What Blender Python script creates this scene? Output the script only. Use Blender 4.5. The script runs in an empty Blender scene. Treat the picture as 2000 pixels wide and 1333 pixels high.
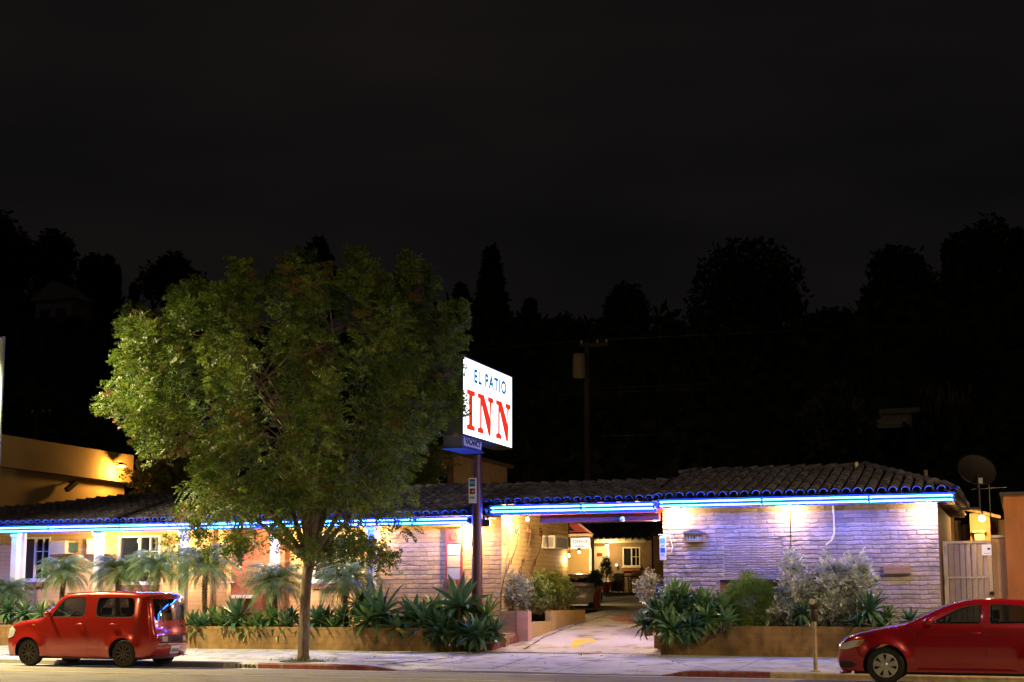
import bpy, bmesh, math, random
import numpy as np
from mathutils import Vector, Matrix
from mathutils.geometry import delaunay_2d_cdt
random.seed(7); np.random.seed(7)
R = math.radians
sc = bpy.context.scene
col = sc.collection
# ---------------------------------------------------------------- camera
F_PX, TILT, YAW, CY, CAM_H = 2725.0, math.atan(0.1375), R(20), 795.0, 1.5
cam = bpy.data.cameras.new('camera'); camo = bpy.data.objects.new('camera', cam); col.objects.link(camo)
sc.camera = camo
camo.location = (0, 0, CAM_H); camo.rotation_euler = (math.pi/2 + TILT, 0, YAW)
cam.sensor_width = 36; cam.lens = 36*F_PX/2000; cam.shift_y = (CY-666.5)/2000
cam.clip_start = .1; cam.clip_end = 2000
# ---------------------------------------------------------------- world: overcast city night sky
w = bpy.data.worlds.new('World'); sc.world = w; w.use_nodes = True
nt = w.node_tree; nt.nodes.clear()
wo = nt.nodes.new('ShaderNodeOutputWorld'); bg = nt.nodes.new('ShaderNodeBackground')
tc = nt.nodes.new('ShaderNodeTexCoord'); mp = nt.nodes.new('ShaderNodeMapping'); nz = nt.nodes.new('ShaderNodeTexNoise')
cr = nt.nodes.new('ShaderNodeValToRGB')
mp.inputs['Scale'].default_value = (1.2, 1.2, 4.5); mp.inputs['Rotation'].default_value = (R(14), R(8), 0)
nz.inputs['Scale'].default_value = 1.7; nz.inputs['Detail'].default_value = 3
cr.color_ramp.elements[0].position = .3; cr.color_ramp.elements[0].color = (.0026, .0025, .003, 1)
cr.color_ramp.elements[1].position = .72; cr.color_ramp.elements[1].color = (.0082, .0068, .0062, 1)
L = nt.links.new
L(tc.outputs['Generated'], mp.inputs['Vector']); L(mp.outputs[0], nz.inputs['Vector']); L(nz.outputs[0], cr.inputs[0])
L(cr.outputs[0], bg.inputs['Color']); L(bg.outputs[0], wo.inputs['Surface']); bg.inputs['Strength'].default_value = 1.0
# faint moonlight
sl = bpy.data.lights.new('moon', 'SUN'); sl.energy = .012; sl.angle = R(2); sl.color = (.8, .88, 1)
so = bpy.data.objects.new('moon', sl); col.objects.link(so); so.rotation_euler = (R(50), R(10), R(-15))
sc.view_settings.view_transform = 'Standard'; sc.view_settings.look = 'None'
sc.view_settings.exposure = 0; sc.view_settings.gamma = 1; sc.view_settings.use_curve_mapping = False
sc.cycles.max_bounces = 6; sc.cycles.diffuse_bounces = 3; sc.cycles.glossy_bounces = 3; sc.cycles.transmission_bounces = 5
sc.cycles.transparent_max_bounces = 8; sc.cycles.sample_clamp_indirect = 4; sc.cycles.use_denoising = True
sc.cycles.caustics_reflective = False; sc.cycles.caustics_refractive = False
# ---------------------------------------------------------------- measuring: the line of sight through a photo pixel, cut with a real plane
_c, _s = math.cos(YAW), math.sin(YAW); _ct, _st = math.cos(TILT), math.sin(TILT)
def ray(px, py):
    u = (px-1000)/F_PX; v = (CY-py)/F_PX
    b = _ct - v*_st; z = _st + v*_ct
    return Vector((u*_c - b*_s, u*_s + b*_c, z))
def atY(px, py, Y):
    d = ray(px, py); t = Y/d.y; return Vector((d.x*t, Y, CAM_H + d.z*t))
def atX(px, py, X):
    d = ray(px, py); t = X/d.x; return Vector((X, d.y*t, CAM_H + d.z*t))
def XY(px, Y, py=1170): return atY(px, py, Y).x
# ---------------------------------------------------------------- mesh helper
class MB:
    def __init__(s): s.v = []; s.f = []
    def add(s, vs, fs):
        n = len(s.v); s.v += [tuple(p) for p in vs]; s.f += [tuple(i+n for i in f) for f in fs]; return s
    def box(s, a, b):
        x0, y0, z0 = a; x1, y1, z1 = b
        if x0 > x1: x0, x1 = x1, x0
        if y0 > y1: y0, y1 = y1, y0
        if z0 > z1: z0, z1 = z1, z0
        return s.add([(x0,y0,z0),(x1,y0,z0),(x1,y1,z0),(x0,y1,z0),(x0,y0,z1),(x1,y0,z1),(x1,y1,z1),(x0,y1,z1)],
                     [(0,3,2,1),(4,5,6,7),(0,1,5,4),(1,2,6,5),(2,3,7,6),(3,0,4,7)])
    def bar(s, p, q, w_, h, up=(0,0,1)):
        p = Vector(p); q = Vector(q); d = (q-p).normalized(); up = Vector(up)
        if abs(d.dot(up)) > .98: up = Vector((0,1,0))
        a = d.cross(up).normalized(); b = a.cross(d).normalized(); a *= w_/2; b *= h/2
        return s.add([p-a-b, p+a-b, p+a+b, p-a+b, q-a-b, q+a-b, q+a+b, q-a+b],
                     [(0,3,2,1),(4,5,6,7),(0,1,5,4),(1,2,6,5),(2,3,7,6),(3,0,4,7)])
    def tube(s, pts, r, n=8, caps=True):
        pts = [Vector(p) for p in pts]; k = len(pts)
        rs = r if isinstance(r, (list, tuple)) else [r]*k
        ref = None; base = len(s.v)
        for i, p in enumerate(pts):
            d = (pts[min(i+1, k-1)] - pts[max(i-1, 0)]).normalized()
            if ref is None:
                ref = Vector((0,0,1)) if abs(d.z) < .9 else Vector((1,0,0))
            a = (ref - d*ref.dot(d)).normalized(); b = d.cross(a); ref = a
            for j in range(n):
                t = 2*math.pi*j/n
                s.v.append(tuple(p + (a*math.cos(t) + b*math.sin(t))*rs[i]))
        for i in range(k-1):
            for j in range(n):
                j2 = (j+1) % n
                s.f.append((base+i*n+j, base+i*n+j2, base+(i+1)*n+j2, base+(i+1)*n+j))
        if caps:
            s.f.append(tuple(base+j for j in reversed(range(n)))); s.f.append(tuple(base+(k-1)*n+j for j in range(n)))
        return s
    def lathe(s, prof, n=24, c=(0,0,0), ax='z', close=False):
        base = len(s.v); k = len(prof)
        for r, h in prof:
            for j in range(n):
                t = 2*math.pi*j/n; x, y = r*math.cos(t), r*math.sin(t)
                p = (x, y, h) if ax == 'z' else ((x, -h, y) if ax == 'y' else (h, x, y))
                s.v.append((p[0]+c[0], p[1]+c[1], p[2]+c[2]))
        for i in range(k-1 if not close else k):
            i2 = (i+1) % k
            for j in range(n):
                j2 = (j+1) % n
                s.f.append((base+i*n+j, base+i*n+j2, base+i2*n+j2, base+i2*n+j))
        return s
    def ball(s, c, r, n=10, m=6, sc_=(1,1,1)):
        prof = [(max(1e-4, math.sin(math.pi*i/m))*r, -math.cos(math.pi*i/m)*r) for i in range(m+1)]
        b = len(s.v); s.lathe(prof, n)
        for i in range(b, len(s.v)):
            x, y, z = s.v[i]; s.v[i] = (x*sc_[0]+c[0], y*sc_[1]+c[1], z*sc_[2]+c[2])
        return s
    def prism(s, poly, fn, d):
        # poly in 2D; fn(a,b,t) -> 3D, extruded t=0..d
        n = len(poly)
        return s.add([fn(a, b, 0) for a, b in poly] + [fn(a, b, d) for a, b in poly],
                     [tuple(range(n)), tuple(range(2*n-1, n-1, -1))] + [(i, i+n, (i+1) % n+n, (i+1) % n) for i in range(n)])
    def build(s, name, mat, parent=None, smooth=False, ang=None, fixn=False):
        o = mk(name, s.v, s.f, mat, parent, smooth, fixn, ang); return o
def mk(name, v, f, mat, parent=None, smooth=False, fixn=False, ang=None):
    me = bpy.data.meshes.new(name)
    if isinstance(v, np.ndarray):
        me.vertices.add(len(v)); me.vertices.foreach_set('co', v.astype(np.float32).ravel())
        k = f.shape[1]; me.loops.add(f.size); me.loops.foreach_set('vertex_index', f.astype(np.int32).ravel())
        me.polygons.add(len(f)); me.polygons.foreach_set('loop_start', np.arange(0, f.size, k, dtype=np.int32))
        me.update(calc_edges=True)
    else:
        me.from_pydata(v, [], f)
    if fixn or ang is not None:
        bm = bmesh.new(); bm.from_mesh(me); bmesh.ops.remove_doubles(bm, verts=bm.verts, dist=1e-4)
        if fixn: bmesh.ops.recalc_face_normals(bm, faces=bm.faces)
        if ang is not None:
            for fc in bm.faces: fc.smooth = True
            for e in bm.edges:
                if len(e.link_faces) == 2 and e.calc_face_angle(0) > R(ang): e.smooth = False
        bm.to_mesh(me); bm.free()
    if smooth:
        me.polygons.foreach_set('use_smooth', [True]*len(me.polygons))
    if mat: me.materials.append(mat)
    o = bpy.data.objects.new(name, me); col.objects.link(o)
    if parent:
        o.parent = parent
        loc = Vector(parent.location); pp = parent.parent
        while pp: loc += pp.location; pp = pp.parent
        if loc.length > 0: me.transform(Matrix.Translation(-loc))
    return o
def empty(name, loc=(0,0,0), label=None, cat=None, group=None):
    o = bpy.data.objects.new(name, None); col.objects.link(o); o.location = loc; o.empty_display_size = .2
    return tag(o, label, cat, group)
def tag(o, label=None, cat=None, group=None, kind=None):
    if label: o['label'] = label
    if cat: o['category'] = cat
    if group: o['group'] = group
    if kind: o['kind'] = kind
    return o
def struct(o): o['kind'] = 'structure'; return o
def copy_tree(o, parent=None):
    c = o.copy(); col.objects.link(c)
    if parent: c.parent = parent
    for ch in list(o.children): copy_tree(ch, c)
    return c
# ---------------------------------------------------------------- materials
def M(name, c, rough=.7, metal=0., c2=None, scale=3., var=.18, bump=0., bscale=30., coat=0., spec=.5, island=0., streak=None, dirt=None, detail=4, tone=False, spots=None):
    m = bpy.data.materials.new(name); m.use_nodes = True; t = m.node_tree; N = t.nodes.new; K = t.links.new
    p = t.nodes['Principled BSDF']; p.inputs['Roughness'].default_value = rough; p.inputs['Metallic'].default_value = metal
    p.inputs['Coat Weight'].default_value = coat; p.inputs['Coat Roughness'].default_value = .04
    p.inputs['Specular IOR Level'].default_value = spec
    co = N('ShaderNodeTexCoord'); geo = N('ShaderNodeNewGeometry')
    a = N('ShaderNodeTexNoise'); a.inputs['Scale'].default_value = scale; a.inputs['Detail'].default_value = detail
    vec = co.outputs['Object']
    if streak:
        mpn = N('ShaderNodeMapping'); mpn.inputs['Scale'].default_value = streak; K(vec, mpn.inputs['Vector']); K(mpn.outputs[0], a.inputs['Vector'])
    else: K(vec, a.inputs['Vector'])
    rp = N('ShaderNodeMapRange'); rp.inputs[1].default_value = .3; rp.inputs[2].default_value = .7; K(a.outputs[0], rp.inputs[0])
    mx = N('ShaderNodeMix'); mx.data_type = 'RGBA'
    lo = tuple(max(0, x*(1-var)) for x in c); hi = tuple(min(1, x*(1+var)) for x in c)
    if c2: lo, hi = c, c2
    mx.inputs[6].default_value = (*lo, 1); mx.inputs[7].default_value = (*hi, 1); K(rp.outputs[0], mx.inputs[0])
    out = mx.outputs[2]
    if island:
        hs = N('ShaderNodeHueSaturation'); mr = N('ShaderNodeMapRange'); mr.inputs[3].default_value = 1-island; mr.inputs[4].default_value = 1+island
        K(geo.outputs['Random Per Island'], mr.inputs[0]); K(mr.outputs[0], hs.inputs['Value']); K(out, hs.inputs['Color'])
        wn = N('ShaderNodeTexWhiteNoise'); wn.noise_dimensions = '1D'; K(geo.outputs['Random Per Island'], wn.inputs['W'])
        m3 = N('ShaderNodeMapRange'); m3.inputs[3].default_value = .5-island*.07; m3.inputs[4].default_value = .5+island*.07
        K(wn.outputs['Value'], m3.inputs[0]); K(m3.outputs[0], hs.inputs['Hue']); out = hs.outputs[0]
    if dirt:
        d = N('ShaderNodeTexNoise'); d.inputs['Scale'].default_value = dirt[1]; d.inputs['Detail'].default_value = 6; K(vec, d.inputs['Vector'])
        dr = N('ShaderNodeMapRange'); dr.inputs[1].default_value = .52; dr.inputs[2].default_value = .68; dr.inputs[4].default_value = dirt[2]; K(d.outputs[0], dr.inputs[0])
        m2 = N('ShaderNodeMix'); m2.data_type = 'RGBA'; m2.inputs[7].default_value = (*dirt[0], 1); K(dr.outputs[0], m2.inputs[0]); K(out, m2.inputs[6]); out = m2.outputs[2]
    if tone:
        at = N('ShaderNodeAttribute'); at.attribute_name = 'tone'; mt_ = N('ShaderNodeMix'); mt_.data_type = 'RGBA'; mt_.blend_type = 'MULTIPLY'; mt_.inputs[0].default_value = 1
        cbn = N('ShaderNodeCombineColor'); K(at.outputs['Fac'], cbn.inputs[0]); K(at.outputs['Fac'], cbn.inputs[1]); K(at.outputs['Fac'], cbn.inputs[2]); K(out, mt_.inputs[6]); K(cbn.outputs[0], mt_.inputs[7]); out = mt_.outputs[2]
    if spots:
        vo = N('ShaderNodeTexVoronoi'); vo.inputs['Scale'].default_value = spots[1]; K(vec, vo.inputs['Vector'])
        sr = N('ShaderNodeMapRange'); sr.inputs[1].default_value = .09; sr.inputs[2].default_value = .05; sr.inputs[3].default_value = 0; sr.inputs[4].default_value = .8; K(vo.outputs['Distance'], sr.inputs[0])
        m4 = N('ShaderNodeMix'); m4.data_type = 'RGBA'; m4.inputs[7].default_value = (*spots[0], 1); K(sr.outputs[0], m4.inputs[0]); K(out, m4.inputs[6]); out = m4.outputs[2]
    K(out, p.inputs['Base Color'])
    if bump:
        b = N('ShaderNodeTexNoise'); b.inputs['Scale'].default_value = bscale; b.inputs['Detail'].default_value = 5; K(vec, b.inputs['Vector'])
        bu = N('ShaderNodeBump'); bu.inputs['Strength'].default_value = bump; bu.inputs['Distance'].default_value = .02; K(b.outputs[0], bu.inputs['Height'])
        K(bu.outputs[0], p.inputs['Normal'])
    return m
def brickmat(name, c, c2, mortar, axis='x', bw=.4, bh=.125, ms=.008, bump=.6, dirt=None):
    m = M(name, c, .8, bump=.0); t = m.node_tree; N = t.nodes.new; K = t.links.new; p = t.nodes['Principled BSDF']
    co = N('ShaderNodeTexCoord'); sp = N('ShaderNodeSeparateXYZ'); cb = N('ShaderNodeCombineXYZ')
    K(co.outputs['Object'], sp.inputs[0]); K(sp.outputs[0 if axis == 'x' else 1], cb.inputs[0]); K(sp.outputs[2], cb.inputs[1])
    nz_ = N('ShaderNodeTexNoise'); nz_.inputs['Scale'].default_value = 6; K(co.outputs['Object'], nz_.inputs['Vector'])
    vm = N('ShaderNodeVectorMath'); vm.operation = 'SCALE'; vm.inputs['Scale'].default_value = .012; K(nz_.outputs['Color'], vm.inputs[0])
    va = N('ShaderNodeVectorMath'); K(cb.outputs[0], va.inputs[0]); K(vm.outputs[0], va.inputs[1])
    b = N('ShaderNodeTexBrick'); b.inputs['Scale'].default_value = 1; b.inputs['Brick Width'].default_value = bw; b.inputs['Row Height'].default_value = bh
    b.inputs['Mortar Size'].default_value = ms; b.inputs['Mortar Smooth'].default_value = .3; b.inputs['Bias'].default_value = 0
    b.inputs['Color1'].default_value = (*c, 1); b.inputs['Color2'].default_value = (*c2, 1); b.inputs['Mortar'].default_value = (*mortar, 1)
    K(va.outputs[0], b.inputs['Vector']); src = b.outputs['Color']
    if dirt:
        for sc2, amt in ((dirt[1], dirt[2]), (dirt[1]*4.3, dirt[2]*.6)):
            d = N('ShaderNodeTexNoise'); d.inputs['Scale'].default_value = sc2; d.inputs['Detail'].default_value = 6; mpn = N('ShaderNodeMapping'); mpn.inputs['Scale'].default_value = (1, 1, .55); K(co.outputs['Object'], mpn.inputs['Vector']); K(mpn.outputs[0], d.inputs['Vector'])
            dr = N('ShaderNodeMapRange'); dr.inputs[1].default_value = .42; dr.inputs[2].default_value = .68; dr.inputs[4].default_value = amt; K(d.outputs[0], dr.inputs[0])
            m2 = N('ShaderNodeMix'); m2.data_type = 'RGBA'; m2.inputs[7].default_value = (*dirt[0], 1); K(dr.outputs[0], m2.inputs[0]); K(src, m2.inputs[6]); src = m2.outputs[2]
    K(src, p.inputs['Base Color'])
    n2 = N('ShaderNodeTexNoise'); n2.inputs['Scale'].default_value = 35; K(co.outputs['Object'], n2.inputs['Vector'])
    ad = N('ShaderNodeMath'); ad.operation = 'MULTIPLY_ADD'; ad.inputs[1].default_value = -1.2; K(b.outputs['Fac'], ad.inputs[0]); K(n2.outputs[0], ad.inputs[2])
    bu = N('ShaderNodeBump'); bu.inputs['Strength'].default_value = bump; bu.inputs['Distance'].default_value = .012; K(ad.outputs[0], bu.inputs['Height']); K(bu.outputs[0], p.inputs['Normal'])
    return m
def emit(name, c, s):
    m = bpy.data.materials.new(name); m.use_nodes = True; t = m.node_tree; t.nodes.clear()
    e = t.nodes.new('ShaderNodeEmission'); e.inputs[0].default_value = (*c, 1); e.inputs[1].default_value = s
    o = t.nodes.new('ShaderNodeOutputMaterial'); t.links.new(e.outputs[0], o.inputs[0]); return m
def leafmat(name, c, c2, tr=.25, rough=.45, hue=.25, scale=1.2, extra=None):
    m = M(name, c, rough, c2=c2, scale=scale, island=hue, spec=.4); t = m.node_tree; N = t.nodes.new; K = t.links.new
    p = t.nodes['Principled BSDF']; src = p.inputs['Base Color'].links[0].from_socket
    if extra:
        co = N('ShaderNodeTexCoord'); d = N('ShaderNodeTexNoise'); d.inputs['Scale'].default_value = extra[1]; d.inputs['Detail'].default_value = 2; K(co.outputs['Object'], d.inputs['Vector'])
        dr = N('ShaderNodeMapRange'); dr.inputs[1].default_value = extra[2]; dr.inputs[2].default_value = extra[2]+.1; K(d.outputs[0], dr.inputs[0])
        m2 = N('ShaderNodeMix'); m2.data_type = 'RGBA'; m2.inputs[7].default_value = (*extra[0], 1); K(dr.outputs[0], m2.inputs[0]); K(src, m2.inputs[6]); src = m2.outputs[2]
        K(src, p.inputs['Base Color'])
    tl = N('ShaderNodeBsdfTranslucent'); K(src, tl.inputs['Color']); ms = N('ShaderNodeMixShader'); ms.inputs[0].default_value = tr
    o = t.nodes['Material Output']; K(p.outputs[0], ms.inputs[1]); K(tl.outputs[0], ms.inputs[2]); K(ms.outputs[0], o.inputs[0]); return m
def glassmat(name, c=(.02,.025,.03), clear=.5, rough=.02):
    m = bpy.data.materials.new(name); m.use_nodes = True; t = m.node_tree; N = t.nodes.new; K = t.links.new
    p = t.nodes['Principled BSDF']; p.inputs['Base Color'].default_value = (*c, 1); p.inputs['Roughness'].default_value = rough; p.inputs['Specular IOR Level'].default_value = .8
    tr = N('ShaderNodeBsdfTransparent'); tr.inputs[0].default_value = (.75,.8,.78,1)
    ms = N('ShaderNodeMixShader'); ms.inputs[0].default_value = clear; o = t.nodes['Material Output']
    K(p.outputs[0], ms.inputs[1]); K(tr.outputs[0], ms.inputs[2]); K(ms.outputs[0], o.inputs[0]); return m
MT = {}
MT['asphalt'] = M('asphalt', (.21,.195,.16), .85, scale=35, var=.3, bump=.6, bscale=90, dirt=((.1,.092,.08), 1.1, .75), detail=8)
MT['concrete'] = M('concrete', (.46,.47,.44), .8, scale=.9, var=.18, bump=.25, bscale=50, dirt=((.2,.185,.16), 2.1, .9), detail=9, spots=((.12,.11,.1), 2.6))
MT['ramp'] = M('ramp concrete', (.52,.49,.45), .75, scale=1.1, var=.15, bump=.25, bscale=40, dirt=((.2,.16,.12), 1.7, .9), detail=9, spots=((.12,.1,.09), 2.2))
MT['line'] = M('faded yellow line', (.5,.42,.2), .7, dirt=((.13,.12,.1), 6, .9))
MT['kerb'] = M('kerb concrete', (.22,.2,.17), .8, bump=.3, scale=6)
MT['kerbred'] = M('kerb red paint', (.2,.035,.024), .6, scale=8, var=.35, bump=.3, dirt=((.2,.15,.12), 5, .95))
MT['kerbtan'] = M('kerb tan', (.4,.3,.16), .7, scale=6, var=.3, bump=.3)
MT['seam'] = M('dark joint', (.05,.045,.04), .95)
MT['soil'] = M('soil', (.05,.035,.025), .95, bump=.8, bscale=20)
MT['planter'] = brickmat('painted block ochre', (.29,.17,.055), (.26,.15,.048), (.2,.115,.037), 'x', bw=.4, bh=.18, ms=.007, bump=.5, dirt=((.05,.028,.012), 1.5, .8))
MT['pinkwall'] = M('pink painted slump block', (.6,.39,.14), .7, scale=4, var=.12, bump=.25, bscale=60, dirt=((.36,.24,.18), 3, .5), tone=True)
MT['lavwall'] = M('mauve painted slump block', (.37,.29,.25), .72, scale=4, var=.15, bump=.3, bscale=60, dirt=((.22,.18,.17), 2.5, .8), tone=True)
MT['yellowside'] = brickmat('yellow painted block', (.5,.36,.17), (.46,.33,.15), (.28,.19,.08), 'y', bump=.8)
MT['porchwall'] = brickmat('orange porch block', (.56,.37,.16), (.52,.34,.14), (.3,.19,.12), 'x', bump=.5, ms=.005)
MT['redbrick'] = brickmat('red brick', (.36,.1,.045), (.28,.08,.04), (.16,.09,.06), 'x', bw=.22, bh=.075, bump=.8)
MT['ochrefront'] = brickmat('ochre block', (.36,.21,.11), (.33,.19,.1), (.2,.12,.06), 'x', bw=.4, bh=.1, bump=.8)
MT['stucco'] = M('tan stucco', (.42,.31,.17), .85, scale=1.5, bump=.3, bscale=60)
MT['stuccoyel'] = M('yellow stucco', (.48,.33,.13), .85, scale=.8, var=.1, bump=.25, bscale=40)
MT['orangewall'] = M('rust stucco', (.25,.085,.02), .8, scale=1.2, var=.3, bump=.3, streak=(2,2,.7))
MT['tile'] = M('clay roof tile', (.062,.055,.085), .75, scale=5, var=.35, bump=.5, bscale=25, island=.4, dirt=((.2,.185,.165), 3, .5))
MT['tileunder'] = M('roof pan tile', (.07,.045,.035), .9)
MT['white'] = M('white paint', (.75,.73,.68), .5, var=.06)
MT['cream'] = M('cream paint', (.6,.52,.34), .6, var=.1)
MT['redwood'] = M('red painted wood', (.3,.05,.045), .55, var=.2)
MT['fascia'] = M('fascia board tinted as neon glow', (.02,.045,.2), .6, var=.25)  # the neon's blue glow is put into the board colour
MT['metaldark'] = M('dark metal', (.04,.04,.045), .5, .6)
MT['iron'] = M('rusted wrought iron', (.09,.04,.02), .7, .3, var=.4, bump=.5)
MT['grey'] = M('grey plastic', (.3,.3,.29), .6)
MT['pole'] = M('purple brown painted steel pole', (.09,.035,.05), .4, .2, var=.2, bump=.1)
MT['signmetal'] = M('sign cabinet sheet metal', (.11,.12,.13), .45, .5, var=.2)
MT['signwhite'] = M('white sign panel', (.75,.76,.8), .5, var=.05)
MT['blue'] = M('blue ink', (.02,.12,.42), .5); MT['lblue'] = M('light blue ink', (.12,.45,.62), .5)
MT['black'] = M('black ink', (.01,.01,.012), .6); MT['navy'] = M('navy sign', (.012,.015,.09), .4)
MT['darkred'] = M('dark red ink', (.28,.02,.03), .5); MT['orange'] = M('orange ink', (.6,.25,.03), .5)
MT['gate'] = M('beige painted steel', (.42,.34,.27), .5, .1, var=.12, bump=.05)
MT['dirtyglass'] = glassmat('window glass', (.015,.02,.03), .15, .03)
MT['hillbark'] = M('dark bark', (.03,.025,.02), .9)
MT['bark'] = M('tree bark', (.07,.05,.035), .95, c2=(.24,.18,.13), scale=9, bump=1., bscale=38, streak=(3,3,.5), detail=8)
MT['palmbark'] = M('palm trunk', (.13,.08,.05), .95, scale=8, var=.5, bump=1., bscale=25)
MT['wood'] = M('weathered wood', (.2,.12,.06), .8, scale=2, var=.3, bump=.3, streak=(8,8,.8))
MT['rubber'] = M('tyre rubber', (.018,.018,.018), .8, bump=.2)
MT['carblack'] = M('black trim', (.012,.012,.012), .4)
MT['chrome'] = M('bright metal', (.6,.6,.58), .15, 1.)
MT['alloy'] = M('silver wheel cover', (.55,.54,.5), .3, .7)
MT['darksteel'] = M('dark steel wheel', (.06,.045,.035), .5, .6)
MT['lens'] = M('lamp lens', (.55,.55,.52), .08, .1, coat=1.); MT['lensred'] = M('red lens', (.3,.01,.015), .15, coat=1.)
MT['lensamber'] = M('amber lens', (.5,.2,.03), .15, coat=1.)
MT['seat'] = M('car seat fabric', (.05,.045,.04), .9); MT['carglass'] = glassmat('car glass', (.01,.012,.014), .42, .01); MT['carglassdark'] = glassmat('tinted car glass', (.006,.006,.01), .22, .01)
MT['pinestem'] = M('shrub stem', (.16,.1,.07), .9)
# neon and bulbs give off light
MT['neon'] = emit('blue neon', (.018,.115,1.), 135.)
MT['bulb'] = emit('warm bulb', (1.,.72,.34), 40.)
MT['signface'] = emit('lit white sign face', (.9,.98,1.), 2.6)
MT['signred'] = emit('lit red letters', (1.,.045,.02), .9)
MT['signblue'] = emit('lit blue letters', (.01,.2,.55), .8)
MT['officeface'] = emit('lit office sign face', (1.,.9,.78), 1.15)
# lamp powers (watts): kerb lamp at the left, two lamps across the road, kerb lamp at the right
SL1, SL2, SL3, SL4 = 17000, 5000, 4000, 7500
# ================================================================ SETTING
def sstep(t): t = max(0., min(1., t)); return t*t*(3-2*t)
def grid(fn, xs, ys):
    mb = MB(); nx = len(xs)
    mb.v = [(x, y, fn(x, y)) for y in ys for x in xs]
    mb.f = [(j*nx+i, j*nx+i+1, (j+1)*nx+i+1, (j+1)*nx+i) for j in range(len(ys)-1) for i in range(nx-1)]
    return mb
def rng(a, b, st): n = max(1, int(round((b-a)/st))); return [a+(b-a)*i/n for i in range(n+1)]
KY = 28.0; PY = 33.0
AP0, AP1, AP2, AP3 = XY(700, KY), XY(795, KY), XY(1285, KY), XY(1345, KY)   # the dropped kerb at the driveway
def kt(x):
    if x < AP0 or x > AP3: return .06
    if x < AP1: return .06-.1*sstep((x-AP0)/(AP1-AP0))
    if x > AP2: return -.04+.1*sstep((x-AP2)/(AP3-AP2))
    return -.04
def pavz(x, y):
    t = max(0, (y-KY)/(PY-KY)); k = kt(x)
    return k + (.17-k)*t + .006*math.sin(x*1.3+y*2.1)
def roadz(x, y):
    if y > 26: return -.06*(y-26)/2
    return .12*sstep((26-y)/16) - .25*sstep((4-y)/8)
def drz(x, y):
    K = [(33,.174),(35,.49),(38,.78),(41,.98),(44,1.13),(50,1.25),(56,1.42),(62,1.9),(80,1.95)]
    if y <= 33: return .174
    for (a, za), (b, zb) in zip(K, K[1:]):
        if y <= b: return za+(zb-za)*(y-a)/(b-a)
    return 1.95
struct(grid(roadz, rng(-70, 45, 5), rng(-8, 28.0, 1)).build('road', MT['asphalt'], smooth=True))
struct(grid(lambda x, y: roadz(x, y)+.005, rng(-70, 45, 5), rng(27.45, 27.998, .27)).build('gutter', MT['concrete'], smooth=True))
struct(grid(lambda x, y: roadz(x, y)+.005, rng(-70, 45, 3), [24.35, 24.47]).build('road_marking', MT['line']))
def hillz(x, y):
    if y < 34: return -.6
    z = -.6 + 1.4*sstep((y-40)/25)
    H = 23.5 + 5.5*sstep((-x-48)/45) + 1.2*math.sin(x*.13+1.2)
    z += H*sstep((y-64)/54) - 10*sstep((y-125)/60)
    if x > -30 and x < 0 and 40 < y < 68: z = min(z, drz(x, y)-.25)
    return z
struct(grid(hillz, rng(-260, 220, 6), rng(-80, 330, 5)).build('hillside', M('dry hillside', (.05,.05,.035), .95, scale=.2, var=.5), smooth=True))
PX0 = -62
struct(grid(pavz, rng(PX0, AP0-1, 2)+rng(AP0-.9, AP3+.9, .15)+rng(AP3+1, 32, 2), rng(KY+.149, PY+.02, .4)).build('pavement', MT['concrete'], smooth=True))
def kerb(x0, x1, m, name='kerb'):
    xs = rng(x0, x1, .2); mb = MB()
    for x in xs:
        k = kt(x); mb.v += [(x, KY, -.12), (x, KY, k-.025), (x, KY+.02, k), (x, KY+.15, k)]
    mb.f = [(i*4+j, (i+1)*4+j, (i+1)*4+j+1, i*4+j+1) for i in range(len(xs)-1) for j in range(3)]
    return struct(mb.build(name, m))
xa, xb, xc, xd, xe = XY(440, KY), XY(507, KY), XY(772, KY), XY(1290, KY), XY(1500, KY)
kerb(PX0, xa-.004, MT['kerb']); kerb(xb+.004, xc, MT['kerbred'], 'red_kerb'); kerb(xc+.004, xd-.004, MT['kerb']); kerb(xd, xe, MT['kerbred'], 'red_kerb'); kerb(xe+.004, 32, MT['kerbtan'])
kerb(xa, xb, M('white kerb paint', (.5,.48,.38), .7, dirt=((.2,.18,.14), 9, .8)), 'painted_kerb')
def text_mesh(name, body, P, u, vv, size, mat, parent=None, depth=.004, align='LEFT', xs=1., bold=0., spacing=1.):
    cu = bpy.data.curves.new(name, 'FONT'); cu.body = body; cu.size = size; cu.extrude = depth/2; cu.offset = bold; cu.align_x = align; cu.space_character = spacing
    o = bpy.data.objects.new(name, cu); col.objects.link(o); dg = bpy.context.evaluated_depsgraph_get(); dg.update()
    me = bpy.data.meshes.new_from_object(o.evaluated_get(dg)); bpy.data.objects.remove(o); bpy.data.curves.remove(cu)
    u = Vector(u).normalized(); vv = Vector(vv).normalized(); n = u.cross(vv)
    Mx = Matrix(((u.x*xs, vv.x, n.x, P[0]), (u.y*xs, vv.y, n.y, P[1]), (u.z*xs, vv.z, n.z, P[2]), (0,0,0,1)))
    me.transform(Mx)
    mb = MB(); mb.v = [tuple(q.co) for q in me.vertices]; mb.f = [tuple(p.vertices) for p in me.polygons]; bpy.data.meshes.remove(me)
    return mb.build(name, mat, parent)
tag(text_mesh('kerb_number', '11466', ((xa+xb)/2+.12, KY-.004, -.045), (1,0,0), (0,0,1), .115, MT['black'], align='CENTER', xs=2.0, bold=.002),
    'black street number painted on the white block of the kerb left of the tree', 'kerb number')
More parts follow.
